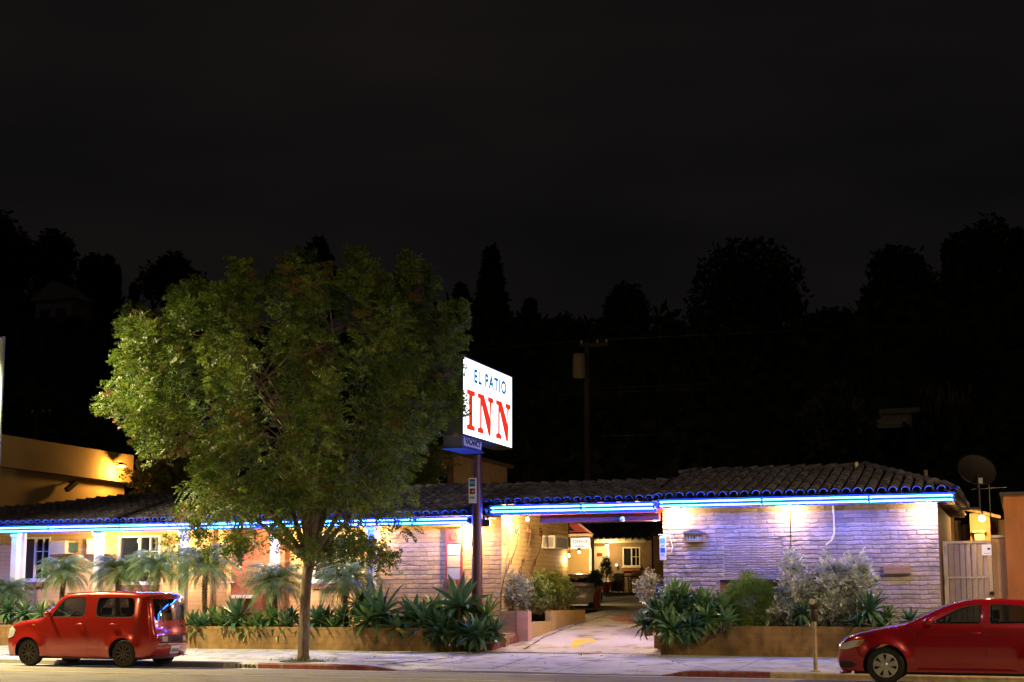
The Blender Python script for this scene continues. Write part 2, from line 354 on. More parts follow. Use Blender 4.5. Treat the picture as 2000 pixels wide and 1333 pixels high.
# cracks and joints in the paving
def ground_line(pts, zf, wd, name):
    mb = MB()
    for i, (x, y) in enumerate(pts):
        a = Vector(pts[max(0, i-1)]); b = Vector(pts[min(len(pts)-1, i+1)]); d = (b-a).normalized(); n = Vector((-d.y, d.x))*wd*.5*(1+.5*math.sin(i*2.3))
        for s_ in (-1, 1): mb.v.append((x+n.x*s_, y+n.y*s_, zf(x+n.x*s_, y+n.y*s_)+.007))
    mb.f = [(2*i, 2*i+1, 2*i+3, 2*i+2) for i in range(len(pts)-1)]
    return struct(mb.build(name, MT['seam']))
def seg(a, b, n=14, j=.0): return [(a[0]+(b[0]-a[0])*i/n+random.uniform(-j, j), a[1]+(b[1]-a[1])*i/n+random.uniform(-j, j)) for i in range(n+1)]
for x in (-36,-32.5,-29,-25.5,-22,-18.5,-5.6,-2.6,.4): ground_line(seg((x, KY+.16), (x, PY-.02)), pavz, .018, 'paving_joint')
ground_line(seg((-50, 30.6), (XY(700, 30.6), 30.6), 60), pavz, .02, 'paving_joint')
ground_line(seg((XY(1340, 30.6), 30.6), (10, 30.6), 40), pavz, .02, 'paving_joint')
ground_line(seg((XY(740, 28.4), 28.35), (XY(880, 31.3), 31.3), 20, .03), pavz, .06, 'paving_crack')
ground_line(seg((XY(960, 28.6), 28.6), (XY(1035, 31.8), 31.8), 20, .02), pavz, .03, 'paving_crack')
ground_line(seg((XY(1395, 28.2), 28.2), (XY(1300, 32), 32), 20, .03), pavz, .025, 'paving_crack')
struct(grid(lambda x, y: .168, rng(XY(1842, PY)+.01, 12, 1), rng(PY+.021, 46, 1)).build('side_path', MT['concrete']))
for k in range(9):
    rk = random.Random(k); x = (-33, -29.5, -23.6, -14.2, -11, -8, -5, -3.6, -1)[k]; y = rk.uniform(28.6, 30.5); pts = [(x, y)]
    for j in range(16): x += rk.uniform(-.05, .13); y += rk.uniform(.05, .17); pts.append((x, min(y, 32.9)))
    ground_line(pts, pavz, .018, 'paving_crack')
for x in (-12.5, -9.3): ground_line(seg((x, KY+.16), (x, PY-.02)), pavz, .018, 'paving_joint')
# driveway ramp and courtyard
DXL, DXR = XY(962, PY)-.3, XY(1292, PY)
struct(grid(drz, rng(DXL, DXR+.3, .4), rng(PY+.02, 44, .5)).build('driveway', MT['ramp'], smooth=True))
struct(grid(drz, rng(-26, -4, 2), rng(44, 66, 1)).build('courtyard_ground', MT['asphalt'], smooth=True))  # darker surface puts the shade beyond the carport into the ground colour
ground_line(seg((DXL, PY+.03), (DXR, PY+.03), 20), drz, .03, 'paving_joint')
ground_line(seg((XY(1038, 34), 33.4), (XY(1190, 41.5), 41.5), 30, .02), drz, .05, 'paving_crack')
ground_line(seg((XY(1185, 43.98), 44.0), (DXR-.1, 44.0), 20), drz, .04, 'paving_joint')
# painted arrow and red stain on the ramp
def ramp_poly(px, name, mat):
    pts = []
    for x, y in px:
        lo, hi = 33.05, 43.9
        for _ in range(40):
            m_ = (lo+hi)/2; p = atY(x, y, m_)
            if p.z < drz(0, m_): hi = m_
            else: lo = m_
        p = atY(x, y, lo); pts.append((p.x, lo))
    mb = MB(); vs, es, fs, *_ = delaunay_2d_cdt([Vector(p) for p in pts], [], [list(range(len(pts)))], 1, 1e-5)
    mb.v = [(v.x, v.y, drz(0, v.y)+.006) for v in vs]; mb.f = [tuple(f) for f in fs]
    return struct(mb.build(name, mat))
ramp_poly([(1113,1265),(1120,1253),(1118,1249),(1155,1247),(1165,1252),(1160,1256),(1140,1257),(1125,1266)], 'painted_arrow', M('yellow arrow paint', (.75,.5,.07), .7, dirt=((.4,.35,.25), 7, .7)))
ramp_poly([(1187,1208),(1215,1203),(1245,1201),(1248,1216),(1244,1228),(1225,1215),(1200,1213)], 'red_stain', M('red stain', (.5,.09,.04), .7, c2=(.42,.3,.24), scale=1.3))
# ================================================================ MOTEL
motel = empty('motel_building', (XY(1000, 36), 36, .8), 'long low motel with clay tile roofs, blue neon eaves, white porch posts and carport', 'motel')
EY, WY, RY = 33.95, 34.6, 37.5          # eave line, front wall, ridge
def z_at(px, py, Y): return atY(px, py, Y).z
ZL = z_at(500, 1026, EY-.05); ZC = z_at(1120, 993.5, EY-.05); ZR = z_at(1580, 979, EY-.05)
XC0, XC1 = XY(955, EY), XY(1288, EY)     # carport roof
XR0, XR1 = XY(1290, EY), XY(1874, EY)    # right block roof
XL0 = -44.
X_W0, X_W1 = XY(1297, WY), XY(1838, WY)  # right block walls
XP0, XP1 = XY(735, WY), XY(981, WY)      # pink front room
def nz1(x, ph, k=1.): return math.sin(x*3.1*k+ph)+.6*math.sin(x*7.3*k+ph*2.1)+.4*math.sin(x*15.7*k+ph*3.3)
def brick_panel(name, x0, x1, z0, z1, Y, bw, bh, amp, rough, mat, parent, seed=1, patch=None, rx=.022, rz=.0125):
    rs = np.random.RandomState(seed)
    xs = np.linspace(x0, x1, int((x1-x0)/rx)+1); zs = np.linspace(z0, z1, int((z1-z0)/rz)+1)
    X, Z = np.meshgrid(xs, zs)
    def field(X, Z, bw, bh):
        wob = rough*.9*(np.sin(X*9+Z*2)+.7*np.sin(X*23+Z*5+1)+.5*np.sin(X*41+Z*31))
        Zw = Z+wob; row = np.floor((Zw-z0)/bh).astype(int)
        offs = rs.rand(500)*.35; rowc = np.clip(row, 0, 499)
        Xo = X + (row % 2)*bw*.5 + offs[rowc]*bw*.4 + rough*.6*np.sin(Z*37+X*3)
        ci = np.floor(Xo/bw).astype(int)
        dz = np.minimum((Zw-z0) % bh, bh-(Zw-z0) % bh); dx = np.minimum(Xo % bw, bw-Xo % bw)
        rnd = rs.rand(997); k = (row*131+ci*71) % 997
        e = np.clip(np.minimum(dz, dx*1.0)/.016, 0, 1); e = e*e*(3-2*e)
        slump = (1-((Zw-z0) % bh)/bh)
        lump = rough*(.5*np.sin(X*31+Z*17+rnd[k]*9)+.4*np.sin(X*17-Z*43+rnd[k]*5)+.3*np.sin(X*67+Z*71))
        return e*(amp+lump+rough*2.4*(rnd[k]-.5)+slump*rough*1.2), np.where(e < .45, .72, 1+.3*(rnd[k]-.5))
    H, TN = field(X, Z, bw, bh)
    if patch:
        a, b, c, d = patch; H2, T2 = field(X, Z, bw*.6, bh*.55); H2 = H2*.6-.008
        sel = (X > a) & (X < b) & (Z > c) & (Z < d); H = np.where(sel, H2, H); TN = np.where(sel, T2, TN)
    V = np.stack([X.ravel(), (Y-H).ravel(), Z.ravel()], 1); nx = len(xs); nzn = len(zs)
    i, j = np.meshgrid(np.arange(nx-1), np.arange(nzn-1)); a = (j*nx+i).ravel()
    Fq = np.stack([a, a+1, a+nx+1, a+nx], 1)
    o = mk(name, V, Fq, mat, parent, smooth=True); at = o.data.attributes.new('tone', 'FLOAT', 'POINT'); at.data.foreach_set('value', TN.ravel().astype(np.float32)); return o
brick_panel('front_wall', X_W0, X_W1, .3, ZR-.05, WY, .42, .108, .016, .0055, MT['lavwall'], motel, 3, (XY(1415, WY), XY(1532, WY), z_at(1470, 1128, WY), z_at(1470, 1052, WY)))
MB().box((X_W0, WY+.001, .3), (X_W0+.12, 41, ZR-.05)).box((X_W0+.12, 40.9, .3), (X_W1-.12, 41, ZR-.05)).build('wall', MT['stucco'], motel)
MB().box((X_W1-.12, WY+.001, .3), (X_W1, 41, ZR-.05)).build('wall', M('brown gable wall', (.14,.08,.06), .85, bump=.3), motel)
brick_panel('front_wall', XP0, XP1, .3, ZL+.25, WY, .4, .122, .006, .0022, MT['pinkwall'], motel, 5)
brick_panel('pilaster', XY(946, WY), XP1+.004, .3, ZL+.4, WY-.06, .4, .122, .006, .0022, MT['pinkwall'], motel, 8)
MB().box((XP0, WY+.001, .3), (XP0+.1, 35.6, ZL+.3)).build('return_wall', MT['porchwall'], motel)
MB().box((XP1-.12, WY-.052, .3), (XP1, 40.3, ZL+.5)).build('side_wall', MT['yellowside'], motel)
SX = XP1
# porch back wall with real window openings
PWY = 35.6
wins = []
def opening(a, b, t, bt, Y): p = atY(a, t, Y); q = atY(b, bt, Y); return (p.x, q.x, q.z, p.z)
W1 = opening(40, 96, 1050, 1134, PWY); W2 = opening(232, 311, 1047, 1140, PWY); W3 = opening(612, 697, 1042, 1136, PWY)
def wall_with_holes(name, x0, x1, z0, z1, Y, holes, mat, parent, th=.12):
    mb = MB(); xs = sorted({x0, x1, *[h[0] for h in holes], *[h[1] for h in holes]})
    for a, b in zip(xs, xs[1:]):
        hs = sorted([h for h in holes if h[0] <= a+1e-6 and h[1] >= b-1e-6], key=lambda h: h[2]); z = z0
        for h in hs: mb.box((a, Y, z), (b, Y+th, h[2])); z = h[3]
        mb.box((a, Y, z), (b, Y+th, z1))
    return mb.build(name, mat, parent)
wall_with_holes('porch_wall', XL0, XP0, .3, ZL+.4, PWY, [W1, W2, W3], MT['porchwall'], motel)
def window(h, Y, frame, parent, panes='slide', sill=True, inner='dark', fr=.06, label=None):
    x0, x1, z0, z1 = h; w_ = empty('window', ((x0+x1)/2, Y, z0)); w_.parent = parent; w_.location = Vector(w_.location)-parent.location
    if label: w_['label'] = label
    f = MB(); Yf = Y-.025
    for a, b in (((x0, z0), (x0+fr, z1)), ((x1-fr, z0), (x1, z1)), ((x0+fr, z0), (x1-fr, z0+fr)), ((x0+fr, z1-fr), (x1-fr, z1))): f.box((a[0], Yf, a[1]), (b[0], Y+.08, b[1]))
    mid = (x0+x1)/2
    if panes == 'slide':
        f.box((mid-fr*.4, Yf+.01, z0+fr), (mid+fr*.4, Y+.06, z1-fr)); n = max(2, int((z1-z0)/.38))
        for k in range(1, n):
            z = z0+(z1-z0)*k/n; f.box((mid, Yf+.02, z-.011), (x1-fr, Y+.05, z+.011))
        f.box(((mid+x1)/2-.011, Yf+.018, z0+fr), ((mid+x1)/2+.011, Y+.052, z1-fr))
    f.build('frame', frame, w_)
    MB().box((x0+fr*.5, Y+.06, z0+fr*.5), (x1-fr*.5, Y+.067, z1-fr*.5)).build('pane', MT['dirtyglass'], w_)
    MB().box((x0-.2, Y+.5, z0-.3), (x1+.2, Y+.52, z1+.3)).build('curtain', MT['curtain_'+inner], w_)
    if sill: MB().box((x0-.05, Y-.1, z0-.05), (x1+.05, Y-.001, z0-.003)).build('sill', frame, w_); MB().box((x0, Y-.08, z0-.2), (x1, Y-.001, z0-.052)).build('brick_sill', MT['redbrick'], w_)
    return w_
MT['curtain_dark'] = M('dark curtain', (.06,.05,.05), .9, streak=(14,1,1), var=.5); MT['curtain_light'] = M('green blind', (.4,.42,.25), .9, streak=(14,1,1), var=.3)
window(W1, PWY, MT['white'], motel); window(W2, PWY, MT['white'], motel); window(W3, PWY, MT['white'], motel, inner='light')
# red narrow window in the pink wall: proud of the wall
nw = opening(873, 903, 1036, 1134, WY-.03)
nwo = empty('narrow_window', ((nw[0]+nw[1])/2, WY, nw[2])); nwo.parent = motel; nwo.location -= motel.location; nwo['label'] = 'narrow red framed window with a ring in its top panel'
zt = z_at(888, 1062, WY-.03); fy = WY-.1
MB().box((nw[0], fy, nw[2]), (nw[0]+.035, WY, nw[3])).box((nw[1]-.035, fy, nw[2]), (nw[1], WY, nw[3])).box((nw[0]-.05, fy-.03, nw[3]), (nw[1]+.02, WY, nw[3]+.03)).box((nw[0]+.035, fy+.01, zt), (nw[1]-.035, WY, nw[3])).box((nw[0]+.035, fy, nw[2]), (nw[1]-.035, WY, nw[2]+.03)).build('frame', MT['redwood'], nwo)
zz = [z_at(888, y, WY-.03) for y in (1063, 1085, 1109, 1133)]
for i in range(3):
    MB().box((nw[0]+.036, fy+.03, zz[i+1]+.012), (nw[1]-.036, fy+.04, zz[i]-.012)).build('pane', M('frosted pane %d' % i, ((.55,.55,.5), (.5,.45,.26), (.42,.42,.4))[i], .25, var=.1), nwo)
cx_, cz_ = (nw[0]+nw[1])/2, (zt+nw[3])/2
mb = MB(); mb.tube([(cx_+.1*math.cos(t*.5236), fy-.0, cz_+.1*math.sin(t*.5236)) for t in range(13)], .013, 6); mb.tube([(cx_+.045*math.cos(t*.5236), fy, cz_+.045*math.sin(t*.5236)) for t in range(13)], .009, 6); mb.build('ring', MT['iron'], nwo)
mb = MB()
for k in range(5):
    a = nw[0]-.05+k*(nw[1]-nw[0]+.06)/5; mb.box((a+.006, WY-.16, nw[2]-.17), (a+(nw[1]-nw[0]+.06)/5-.006, WY-.01, nw[2]-.01))
mb.build('brick_sill', MT['redbrick'], nwo)
def part(mb, name, mat, **k): return mb.build(name, mat, motel, **k)
# unpainted brick chimney on the porch
cp, cq = XY(452, 35.35), XY(556, 35.35)
MB().box((cp, 35.3, .4), (cq, PWY-.002, ZL+.2)).build('brick_pier', MT['redbrick'], motel)
p = atY(463, 1169, 35.2); MB().box((p.x-.14, 35.12, p.z), (p.x+.55, 35.298, p.z+.1)).build('light_box', MT['white'], motel)
p = atY(445, 1139, 35.3); MB().box((p.x-.15, 35.2, p.z), (p.x+.22, 35.298, p.z+.04)).build('light_box', MT['white'], motel)
part(MB().tube([(XY(413, 35.5), 35.5, .6), (XY(413, 35.5), 35.5, ZL+.2)], .05, 8), 'downpipe', MT['wood'])
# air conditioners
def ac(h, Y, dep):
    x0, x1, z0, z1 = h; a = empty('air_conditioner', ((x0+x1)/2, Y, z0)); a.parent = motel; a.location -= motel.location
    MB().box((x0, Y-dep, z0), (x1, Y-.001, z1)).build('casing', MT['cream'], a)
    m_ = MB()
    for k in range(9): z = z0+.04+(z1-z0-.08)*k/9; m_.box((x0+.035, Y-dep-.008, z), (x1-.035, Y-dep-.001, z+.02))
    m_.build('grille', MT['grey'], a)
ac(opening(98, 127, 1057, 1082, PWY-.45), PWY, .45); ac(opening(170, 200, 1053, 1082, PWY-.45), PWY, .45)
p = atY(129, 1060, PWY-.3); q = atY(140, 1078, PWY-.3); MB().box((p.x, PWY-.3, q.z), (q.x, PWY-.001, p.z)).build('meter_box', M('green box', (.05,.12,.08), .5), motel)
# side wall air conditioner
p = atX(1084, 1046, SX+.4); q = atX(1109, 1074, SX+.4)
a = empty('air_conditioner', (SX, p.y, q.z)); a.parent = motel; a.location -= motel.location
MB().box((SX+.001, p.y, q.z), (SX+.4, q.y, p.z)).build('casing', MT['white'], a)
m_ = MB()
for k in range(8): z = q.z+.05+(p.z-q.z-.1)*k/8; m_.box((SX+.401, p.y+.08, z), (SX+.41, q.y-.08, z+.025)); m_.box((SX+.05, p.y-.009, z), (SX+.35, p.y-.001, z+.025))
m_.build('grille', MT['grey'], a)
# white porch posts
for px in (27, 190, 357, 535, 725):
    x = XY(px, 34.15); MB().box((x-.1, 34.05, .5), (x+.1, 34.25, ZL-.04)).box((x-.13, 34.02, ZL-.2), (x+.13, 34.28, ZL-.041)).box((x-.13, 34.02, .5), (x+.13, 34.28, .95)).build('porch_post', MT['white'], motel)
x = XY(42, 34.3); MB().box((x-.05, 34.25, .5), (x+.05, 34.35, ZL-.04)).build('porch_post', MT['white'], motel)
# soffits, fascias, beam
part(MB().box((XL0, EY+.03, ZL+.06), (XP0, PWY-.001, ZL+.08)), 'soffit', MT['cream'])
part(MB().box((XP0+.001, EY+.03, ZL+.06), (XC0, WY-.1, ZL+.08)), 'soffit', MT['cream'])
part(MB().box((XR0-.1, EY+.03, ZR+.06), (XR1-.02, WY-.05, ZR+.08)), 'soffit', MT['cream'])
part(MB().box((X_W1+.001, WY-.049, ZR+.0), (XR1-.02, 41.3, ZR+.02)), 'soffit', MT['wood'])
part(MB().box((XL0, EY, ZL-.09), (XC0-.12, EY+.03, ZL+.13)), 'fascia', MT['fascia'])
part(MB().box((XC0, EY, ZC-.13), (XC1-.04, EY+.03, ZC+.13)), 'fascia', MT['fascia'])
part(MB().box((XR0-.05, EY, ZR-.09), (XR1, EY+.03, ZR+.13)), 'fascia', MT['fascia'])
part(MB().box((XY(1058, 34.3), 34.2, ZC-.33), (X_W0, 34.34, ZC-.135)), 'carport_beam', MT['redwood'])
part(MB().box((SX+.001, 36.0, ZC-.02), (X_W0-.001, 36.12, ZC+.1)), 'carport_beam', MT['redwood'])
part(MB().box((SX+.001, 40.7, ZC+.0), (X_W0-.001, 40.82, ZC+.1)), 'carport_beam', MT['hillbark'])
for k in range(9):
    x = SX+.2+(X_W0-SX-.4)*k/8; MB().bar((x, 34.4, ZC+.16), (x, RY, ZC+.86), .05, .12).build('rafter', MT['wood'], motel); MB().bar((x, RY, ZC+.86), (x, 41, ZC+.12), .05, .12).build('rafter', MT['wood'], motel)
part(MB().add([(XC0-.3, 34, ZC+.2), (XC1, 34, ZC+.2), (XC1, RY, ZC+.98), (XC0-.3, RY, ZC+.98), (XC0-.3, 41.2, ZC+.16), (XC1, 41.2, ZC+.16)], [(0,1,2,3), (3,2,5,4)]), 'roof_boards', MT['wood'])
for k in range(10):
    y = WY+.3+k*.62; MB().box((X_W1+.002, y, ZR-.1), (XR1-.05, y+.07, ZR-.002)).build('rafter', MT['wood'], motel)
# roofs
def tiles(T, U, O, e, Ls, g, tm, sp=.27, course=.36, r=.1):
    O = Vector(O); e = Vector(e).normalized(); n = int(Ls/sp)
    for i in range(n+1):
        s_ = min(Ls-.03, .1+i*sp); gv = Vector(g(s_)); Lg = gv.length; gd = gv/Lg; nn = e.cross(gd).normalized()
        if nn.z < 0: nn = -nn
        tmax = tm(s_)*Lg; k = 0
        while k*course < tmax-.12:
            a = k*course-.03; b = min(a+.46, tmax+.05); jx = random.uniform(-.012, .012); jz = random.uniform(0, .012)
            c0 = O+e*(s_+jx)+gd*a+nn*(.028+jz); c1 = O+e*(s_+jx*.5)+gd*b+nn*(.004+jz)
            base = len(T.v)
            for c, rr in ((c0, r*1.04), (c1, r*.84)):
                for j in range(7):
                    t = math.pi*j/6; T.v.append(tuple(c+e*math.cos(t)*rr+nn*math.sin(t)*rr*.95))
            for c, rr in ((c0, r*.9), ):
                for j in range(7):
                    t = math.pi*j/6; T.v.append(tuple(c+e*math.cos(t)*rr+nn*math.sin(t)*rr*.85))
            T.f += [(base+j, base+j+1, base+8+j, base+7+j) for j in range(6)]+[(base+j, base+14+j, base+15+j, base+j+1) for j in range(6)]
            # pan tile between
            if U is not None:
                c0 = O+e*(s_+sp/2)+gd*a+nn*.0; c1 = O+e*(s_+sp/2)+gd*b-nn*.02; base = len(U.v)
                for c in (c0, c1):
                    for j in range(4):
                        t = math.pi*j/3; U.v.append(tuple(c+e*math.cos(t)*r-nn*math.sin(t)*r*.4+nn*.03))
                U.f += [(base+j, base+j+1, base+5+j, base+4+j) for j in range(3)]
            k += 1
def caps(T, p, q, r=.14, ln=.42):
    p = Vector(p); q = Vector(q); d = q-p; Lg = d.length; d /= Lg; sd = d.cross(Vector((0,0,1))).normalized(); up = sd.cross(d).normalized()
    n = int(Lg/ln)
    for i in range(n+1):
        a = p+d*(i*ln)+up*(.0+random.uniform(0,.01)); b = p+d*min(Lg+.05, (i+1)*ln+.06)+up*(.05+random.uniform(0,.012)); base = len(T.v)
        for c, rr in ((a, r*.85), (b, r)):
            for j in range(9):
                t = math.pi*j/8; T.v.append(tuple(c+sd*math.cos(t)*rr+up*math.sin(t)*rr*.8))
        T.f += [(base+j, base+j+1, base+10+j, base+9+j) for j in range(8)]
        T.f += [tuple(base+9+j for j in range(9))]
def roof(parts_fn, name):
    T, U = MB(), MB(); parts_fn(T, U)
    r_ = U.build(name, MT['tileunder'], motel); T.build('roof_tiles', MT['tile'], r_, smooth=False)
    return r_
# left wing: gabled, ridge sinking to the far left
zr0 = z_at(840, 952, RY)-.05; XS = XY(262, RY)
def zrl(x): return zr0 - max(0, XS-x)*.055 + .02*math.sin(x*1.1)
def f(T, U):
    e0 = ZL+.17
    tiles(T, U, (XL0, EY-.06, e0), (1,0,0), XC0-.05-XL0, lambda s_: (0, RY-EY+.06, zrl(XL0+s_)-e0), lambda s_: 1.)
    xs = rng(XL0, XC0-.05, 1.2)
    for x in xs: U.v += [(x, EY-.02, e0-.03), (x, RY, zrl(x)-.05), (x, 41.5, e0-.1)]
    b = len(U.v)-3*len(xs); U.f += [(b+3*i+j, b+3*i+3+j, b+3*i+4+j, b+3*i+1+j) for i in range(len(xs)-1) for j in range(2)]
    for a, b_ in zip(xs, xs[1:]): caps(T, (b_, RY, zrl(b_)-.02), (a+.02, RY, zrl(a)-.02), ln=.4)
roof(f, 'left_roof')
zr1 = z_at(1150, 943.5, RY)-.05
def f(T, U):
    e0 = ZC+.18
    tiles(T, U, (XC0-.1, EY-.06, e0), (1,0,0), XC1-XC0+.1, lambda s_: (0, RY-EY+.06, zr1-e0), lambda s_: 1.)
    U.add([(XC0-.25, EY-.02, e0-.03), (XC1, EY-.02, e0-.03), (XC1, RY, zr1-.05), (XC0-.25, RY, zr1-.05), (XC0-.25, 41.4, e0), (XC1, 41.4, e0)], [(0,1,2,3), (3,2,5,4)])
    caps(T, (XC1, RY, zr1-.02), (XC0-.2, RY, zr1-.02)); caps(T, (XC0-.12, RY-.1, zr1-.02), (XC0-.12, EY, e0), r=.11)
roof(f, 'carport_roof')
zr2 = z_at(1520, 914, RY)-.06; XRa, XRb = XY(1338, RY), XY(1700, RY)
def f(T, U):
    e0 = ZR+.17; W_ = XR1-XR0+.1
    def tm(s_):
        x = XR0-.1+s_; t = 1.
        if x > XRb: t = max(0, (XR1-x)/(XR1-XRb))
        if x < XRa: t = min(t, max(.0, 1-(XRa-x)/2.2))
        return t
    tiles(T, U, (XR0-.1, EY-.06, e0), (1,0,0), W_, lambda s_: (0, RY-EY+.06, zr2-e0), tm)
    tiles(T, U, (XR1+.02, EY-.1, e0), (0,1,0), 2*(RY-EY), lambda s_: (XRb-XR1, 0, zr2-e0), lambda s_: 1-abs(s_-(RY-EY))/(RY-EY))
    U.add([(XR0-.1, EY-.02, e0-.03), (XR1, EY-.02, e0-.03), (XRb, RY, zr2-.05), (XRa, RY, zr2-.05), (XR0-.1, 41.3, e0-.03), (XR1, 41.1, e0-.03)], [(0,1,2,3), (1,5,2), (3,2,5,4), (0,3,4)])
    caps(T, (XRa-.1, RY, zr2-.02), (XRb, RY, zr2-.02)); caps(T, (XR1, EY, e0+.02), (XRb, RY, zr2), r=.13); caps(T, (XR1, 41, e0+.02), (XRb, RY, zr2), r=.13)
roof(f, 'right_roof')
p = atY(1673, 912, RY-.3); part(MB().tube([(p.x, p.y, p.z-.5), (p.x, p.y, p.z+.12)], .045, 8), 'vent_pipe', MT['cream'])
p = atY(1808, 920, 38); part(MB().tube([(p.x, p.y, p.z-.8), (p.x, p.y, p.z+.02)], .05, 8), 'vent_pipe', MT['wood'])
# neon tubes along the eaves
def neon(x0, x1, z, gaps):
    xs = [x0]+[g for g in gaps]+[x1]
    for a, b in zip(xs, xs[1:]):
        for dz in (-.05, .05):
            t = MB().tube([(a+.04, EY-.025, z+dz), (a+.04, EY-.21, z+dz), (b-.04, EY-.21, z+dz), (b-.04, EY-.025, z+dz)], .015, 8).build('neon_tube', MT['neon'], motel, smooth=True)
        MB().box((b-.02, EY-.2, z-.065), (b+.02, EY-.001, z+.065)).build('tube_bracket', MT['fascia'], motel)
neon(XL0+.2, XY(918, EY), ZL, [XL0+2.6+2.45*k for k in range(11)])
neon(XY(962, EY), XY(1283, EY), ZC, [XY(1140, EY)])
neon(XY(1293, EY), XY(1872, EY), ZR, [XY(1495, EY), XY(1705, EY)])
part(MB().box((XC0-.16, EY-.12, ZL-.16), (XC0+.05, EY-.001, ZL+.02)), 'transformer_box', MT['metaldark'])
part(MB().tube([(XC0-.02, EY-.1, ZL), (XC0+.02, EY-.14, ZL+.12), (XC0+.1, EY-.1, ZC-.03)], .012, 6), 'cable', MT['metaldark'])
# eave lamps
def lamp(x, y, z, P, down=True, r=.045, colr=(1,.66,.3), parent=motel, name='eave_lamp', hood=True):
    a = empty(name, (x, y, z+.12)); a.parent = parent; a.location -= parent.location
    m_ = MB(); m_.lathe([(.001, z+.16), (.05, z+.16), (.05, z+.07), (.03, z+.05)], 12, (x, y, 0)); m_.build('socket', MT['cream'], a)
    MB().ball((x, y, z), r).build('bulb', MT['bulb'], a, smooth=True)
    l = bpy.data.lights.new('lamp_light', 'POINT'); l.energy = P; l.color = colr; l.shadow_soft_size = .06
    o = bpy.data.objects.new('lamp_light', l); col.objects.link(o); o.parent = a; o.location = Vector((x, y, z-.11))-Vector((x, y, z+.12))
    return a
def lamp_px(px, py, Y, P, **k): p = atY(px, py, Y); return lamp(p.x, p.y, p.z, P, **k)
LW = 58
lamp_px(1318, 997, 34.28, LW*1.5); lamp_px(1541, 990, 34.28, LW*1.5); lamp_px(1811, 985, 34.28, LW*1.7)
lamp_px(903, 1033, 34.28, LW*3.8)
for px, Pm in ((190, 1.), (357, 1.5), (535, 1.5), (725, 1.9)): lamp_px(px-6, 1044 if px < 400 else 1038, 34.52, LW*4.2*Pm)
lamp_px(1030, 1015, 35.0, LW*5.5, r=.05); lamp_px(1282, 1014, 34.6, LW*5)
p = atY(1212, 1014, 34.1); a = empty('camera_dome', (p.x, 34.15, p.z)); a.parent = motel; a.location -= motel.location
MB().box((p.x-.13, 34.08, p.z-.04), (p.x-.02, 34.199, p.z+.05)).build('bracket', MT['metaldark'], a); MB().ball((p.x+.05, 34.1, p.z), .07).build('dome', MT['white'], a, smooth=True)
# wires and conduits on the right wall
x = XY(1548, WY); part(MB().tube([(x, WY-.04, ZR-.1), (x, WY-.04, z_at(1548, 1092, WY))], .014, 6), 'conduit', MT['lavwall'])
pts = [(1627, 988), (1629, 1020), (1629, 1043), (1624, 1056), (1613, 1065)]
part(MB().tube([tuple(atY(a, b, WY-.05)) for a, b in pts], .02, 6), 'conduit', MT['white'])
p = atY(1726, 1105, WY-.12); q = atY(1779, 1121, WY-.12); MB().box((p.x, WY-.12, q.z), (q.x, WY-.005, p.z)).build('wall_ledge', MT['ochrefront'], motel)
p = atY(1406, 1133, WY-.1); q = atY(1545, 1137, WY-.1); MB().box((p.x, WY-.1, q.z), (q.x, WY-.005, p.z)).build('wall_ledge', MT['lavwall'], motel)
p = atY(1406, 1138, WY-.05); q = atY(1600, 1163, WY-.05); MB().box((p.x, WY-.03, q.z), (q.x, WY-.005, p.z)).build('wall_ledge', MT['redbrick'], motel)
FILL_Y = 50.6
p = atX(1111, 1086, SX+.12); lamp(p.x, p.y, p.z, 30, name='wall_or_fill_lamp', r=.035)
p = atY(1131, 1079, FILL_Y); lamp(p.x, p.y, p.z, 170, name='wall_or_fill_lamp', r=.045)  # added lamp with no known fixture, brightens the office wall
# office porch in the carport
OY = 52.; ox0, ox1 = XY(1096, OY), XY(1154, OY)
MB().box((ox0+.001, OY, .9), (ox1, OY+.15, z_at(1130, 1044, OY))).build('office_wall', MT['stuccoyel'], motel)
MB().box((ox1-.03, OY-.08, .9), (ox1+.06, OY+.3, z_at(1150, 1050, OY))).build('office_post', MT['white'], motel)
a, b, c, d = [atY(*q, OY-.25) for q in ((1112,1021), (1112,1045), (1156,1045), (1128,1021))]
mb = MB(); mb.prism([(a.x, a.z), (b.x, b.z), (c.x, c.z), (d.x, d.z)], lambda u, v, t: (u, OY-.25+t, v), .12); mb.build('office_gable', MT['redwood'], motel, fixn=True)
mb = MB().bar((d.x, OY-.3, d.z), (c.x+.06, OY-.3, c.z), .08, .07); mb.build('barge_board', M('pink board', (.55,.28,.24), .6), motel)
MB().box((a.x, OY-.34, z_at(1130, 1050, OY-.3)), (c.x+.05, OY-.26, z_at(1130, 1043, OY-.3))).build('office_header', M('peach board', (.62,.42,.32), .6), motel)
# ================================================================ COURTYARD
CYY = 62.0
cb = empty('courtyard_building', (XY(1210, CYY), CYY, 1.9), 'low tan wing with cream door and white framed window at the back of the courtyard', 'building')
h = opening(1216, 1251, 1069, 1107, CYY); dh = opening(1157, 1187, 1068, 1152, CYY)
ze = z_at(1200, 1060, CYY-.4)
wall_with_holes('wall', -26, XY(1274, CYY), 1.5, ze+.1, CYY, [h], M('brown courtyard stucco', (.2,.13,.065), .85, bump=.2), cb)
window(h, CYY, MT['cream'], cb, sill=True)
d_ = MB().box((dh[0], CYY-.06, dh[2]), (dh[1], CYY-.001, dh[3])).build('door', MT['cream'], cb)
MB().box((dh[0]-.1, CYY-.08, dh[2]), (dh[0]-.001, CYY-.001, dh[3]+.1)).box((dh[1]+.001, CYY-.08, dh[2]), (dh[1]+.1, CYY-.001, dh[3]+.1)).build('door_frame', MT['white'], cb)
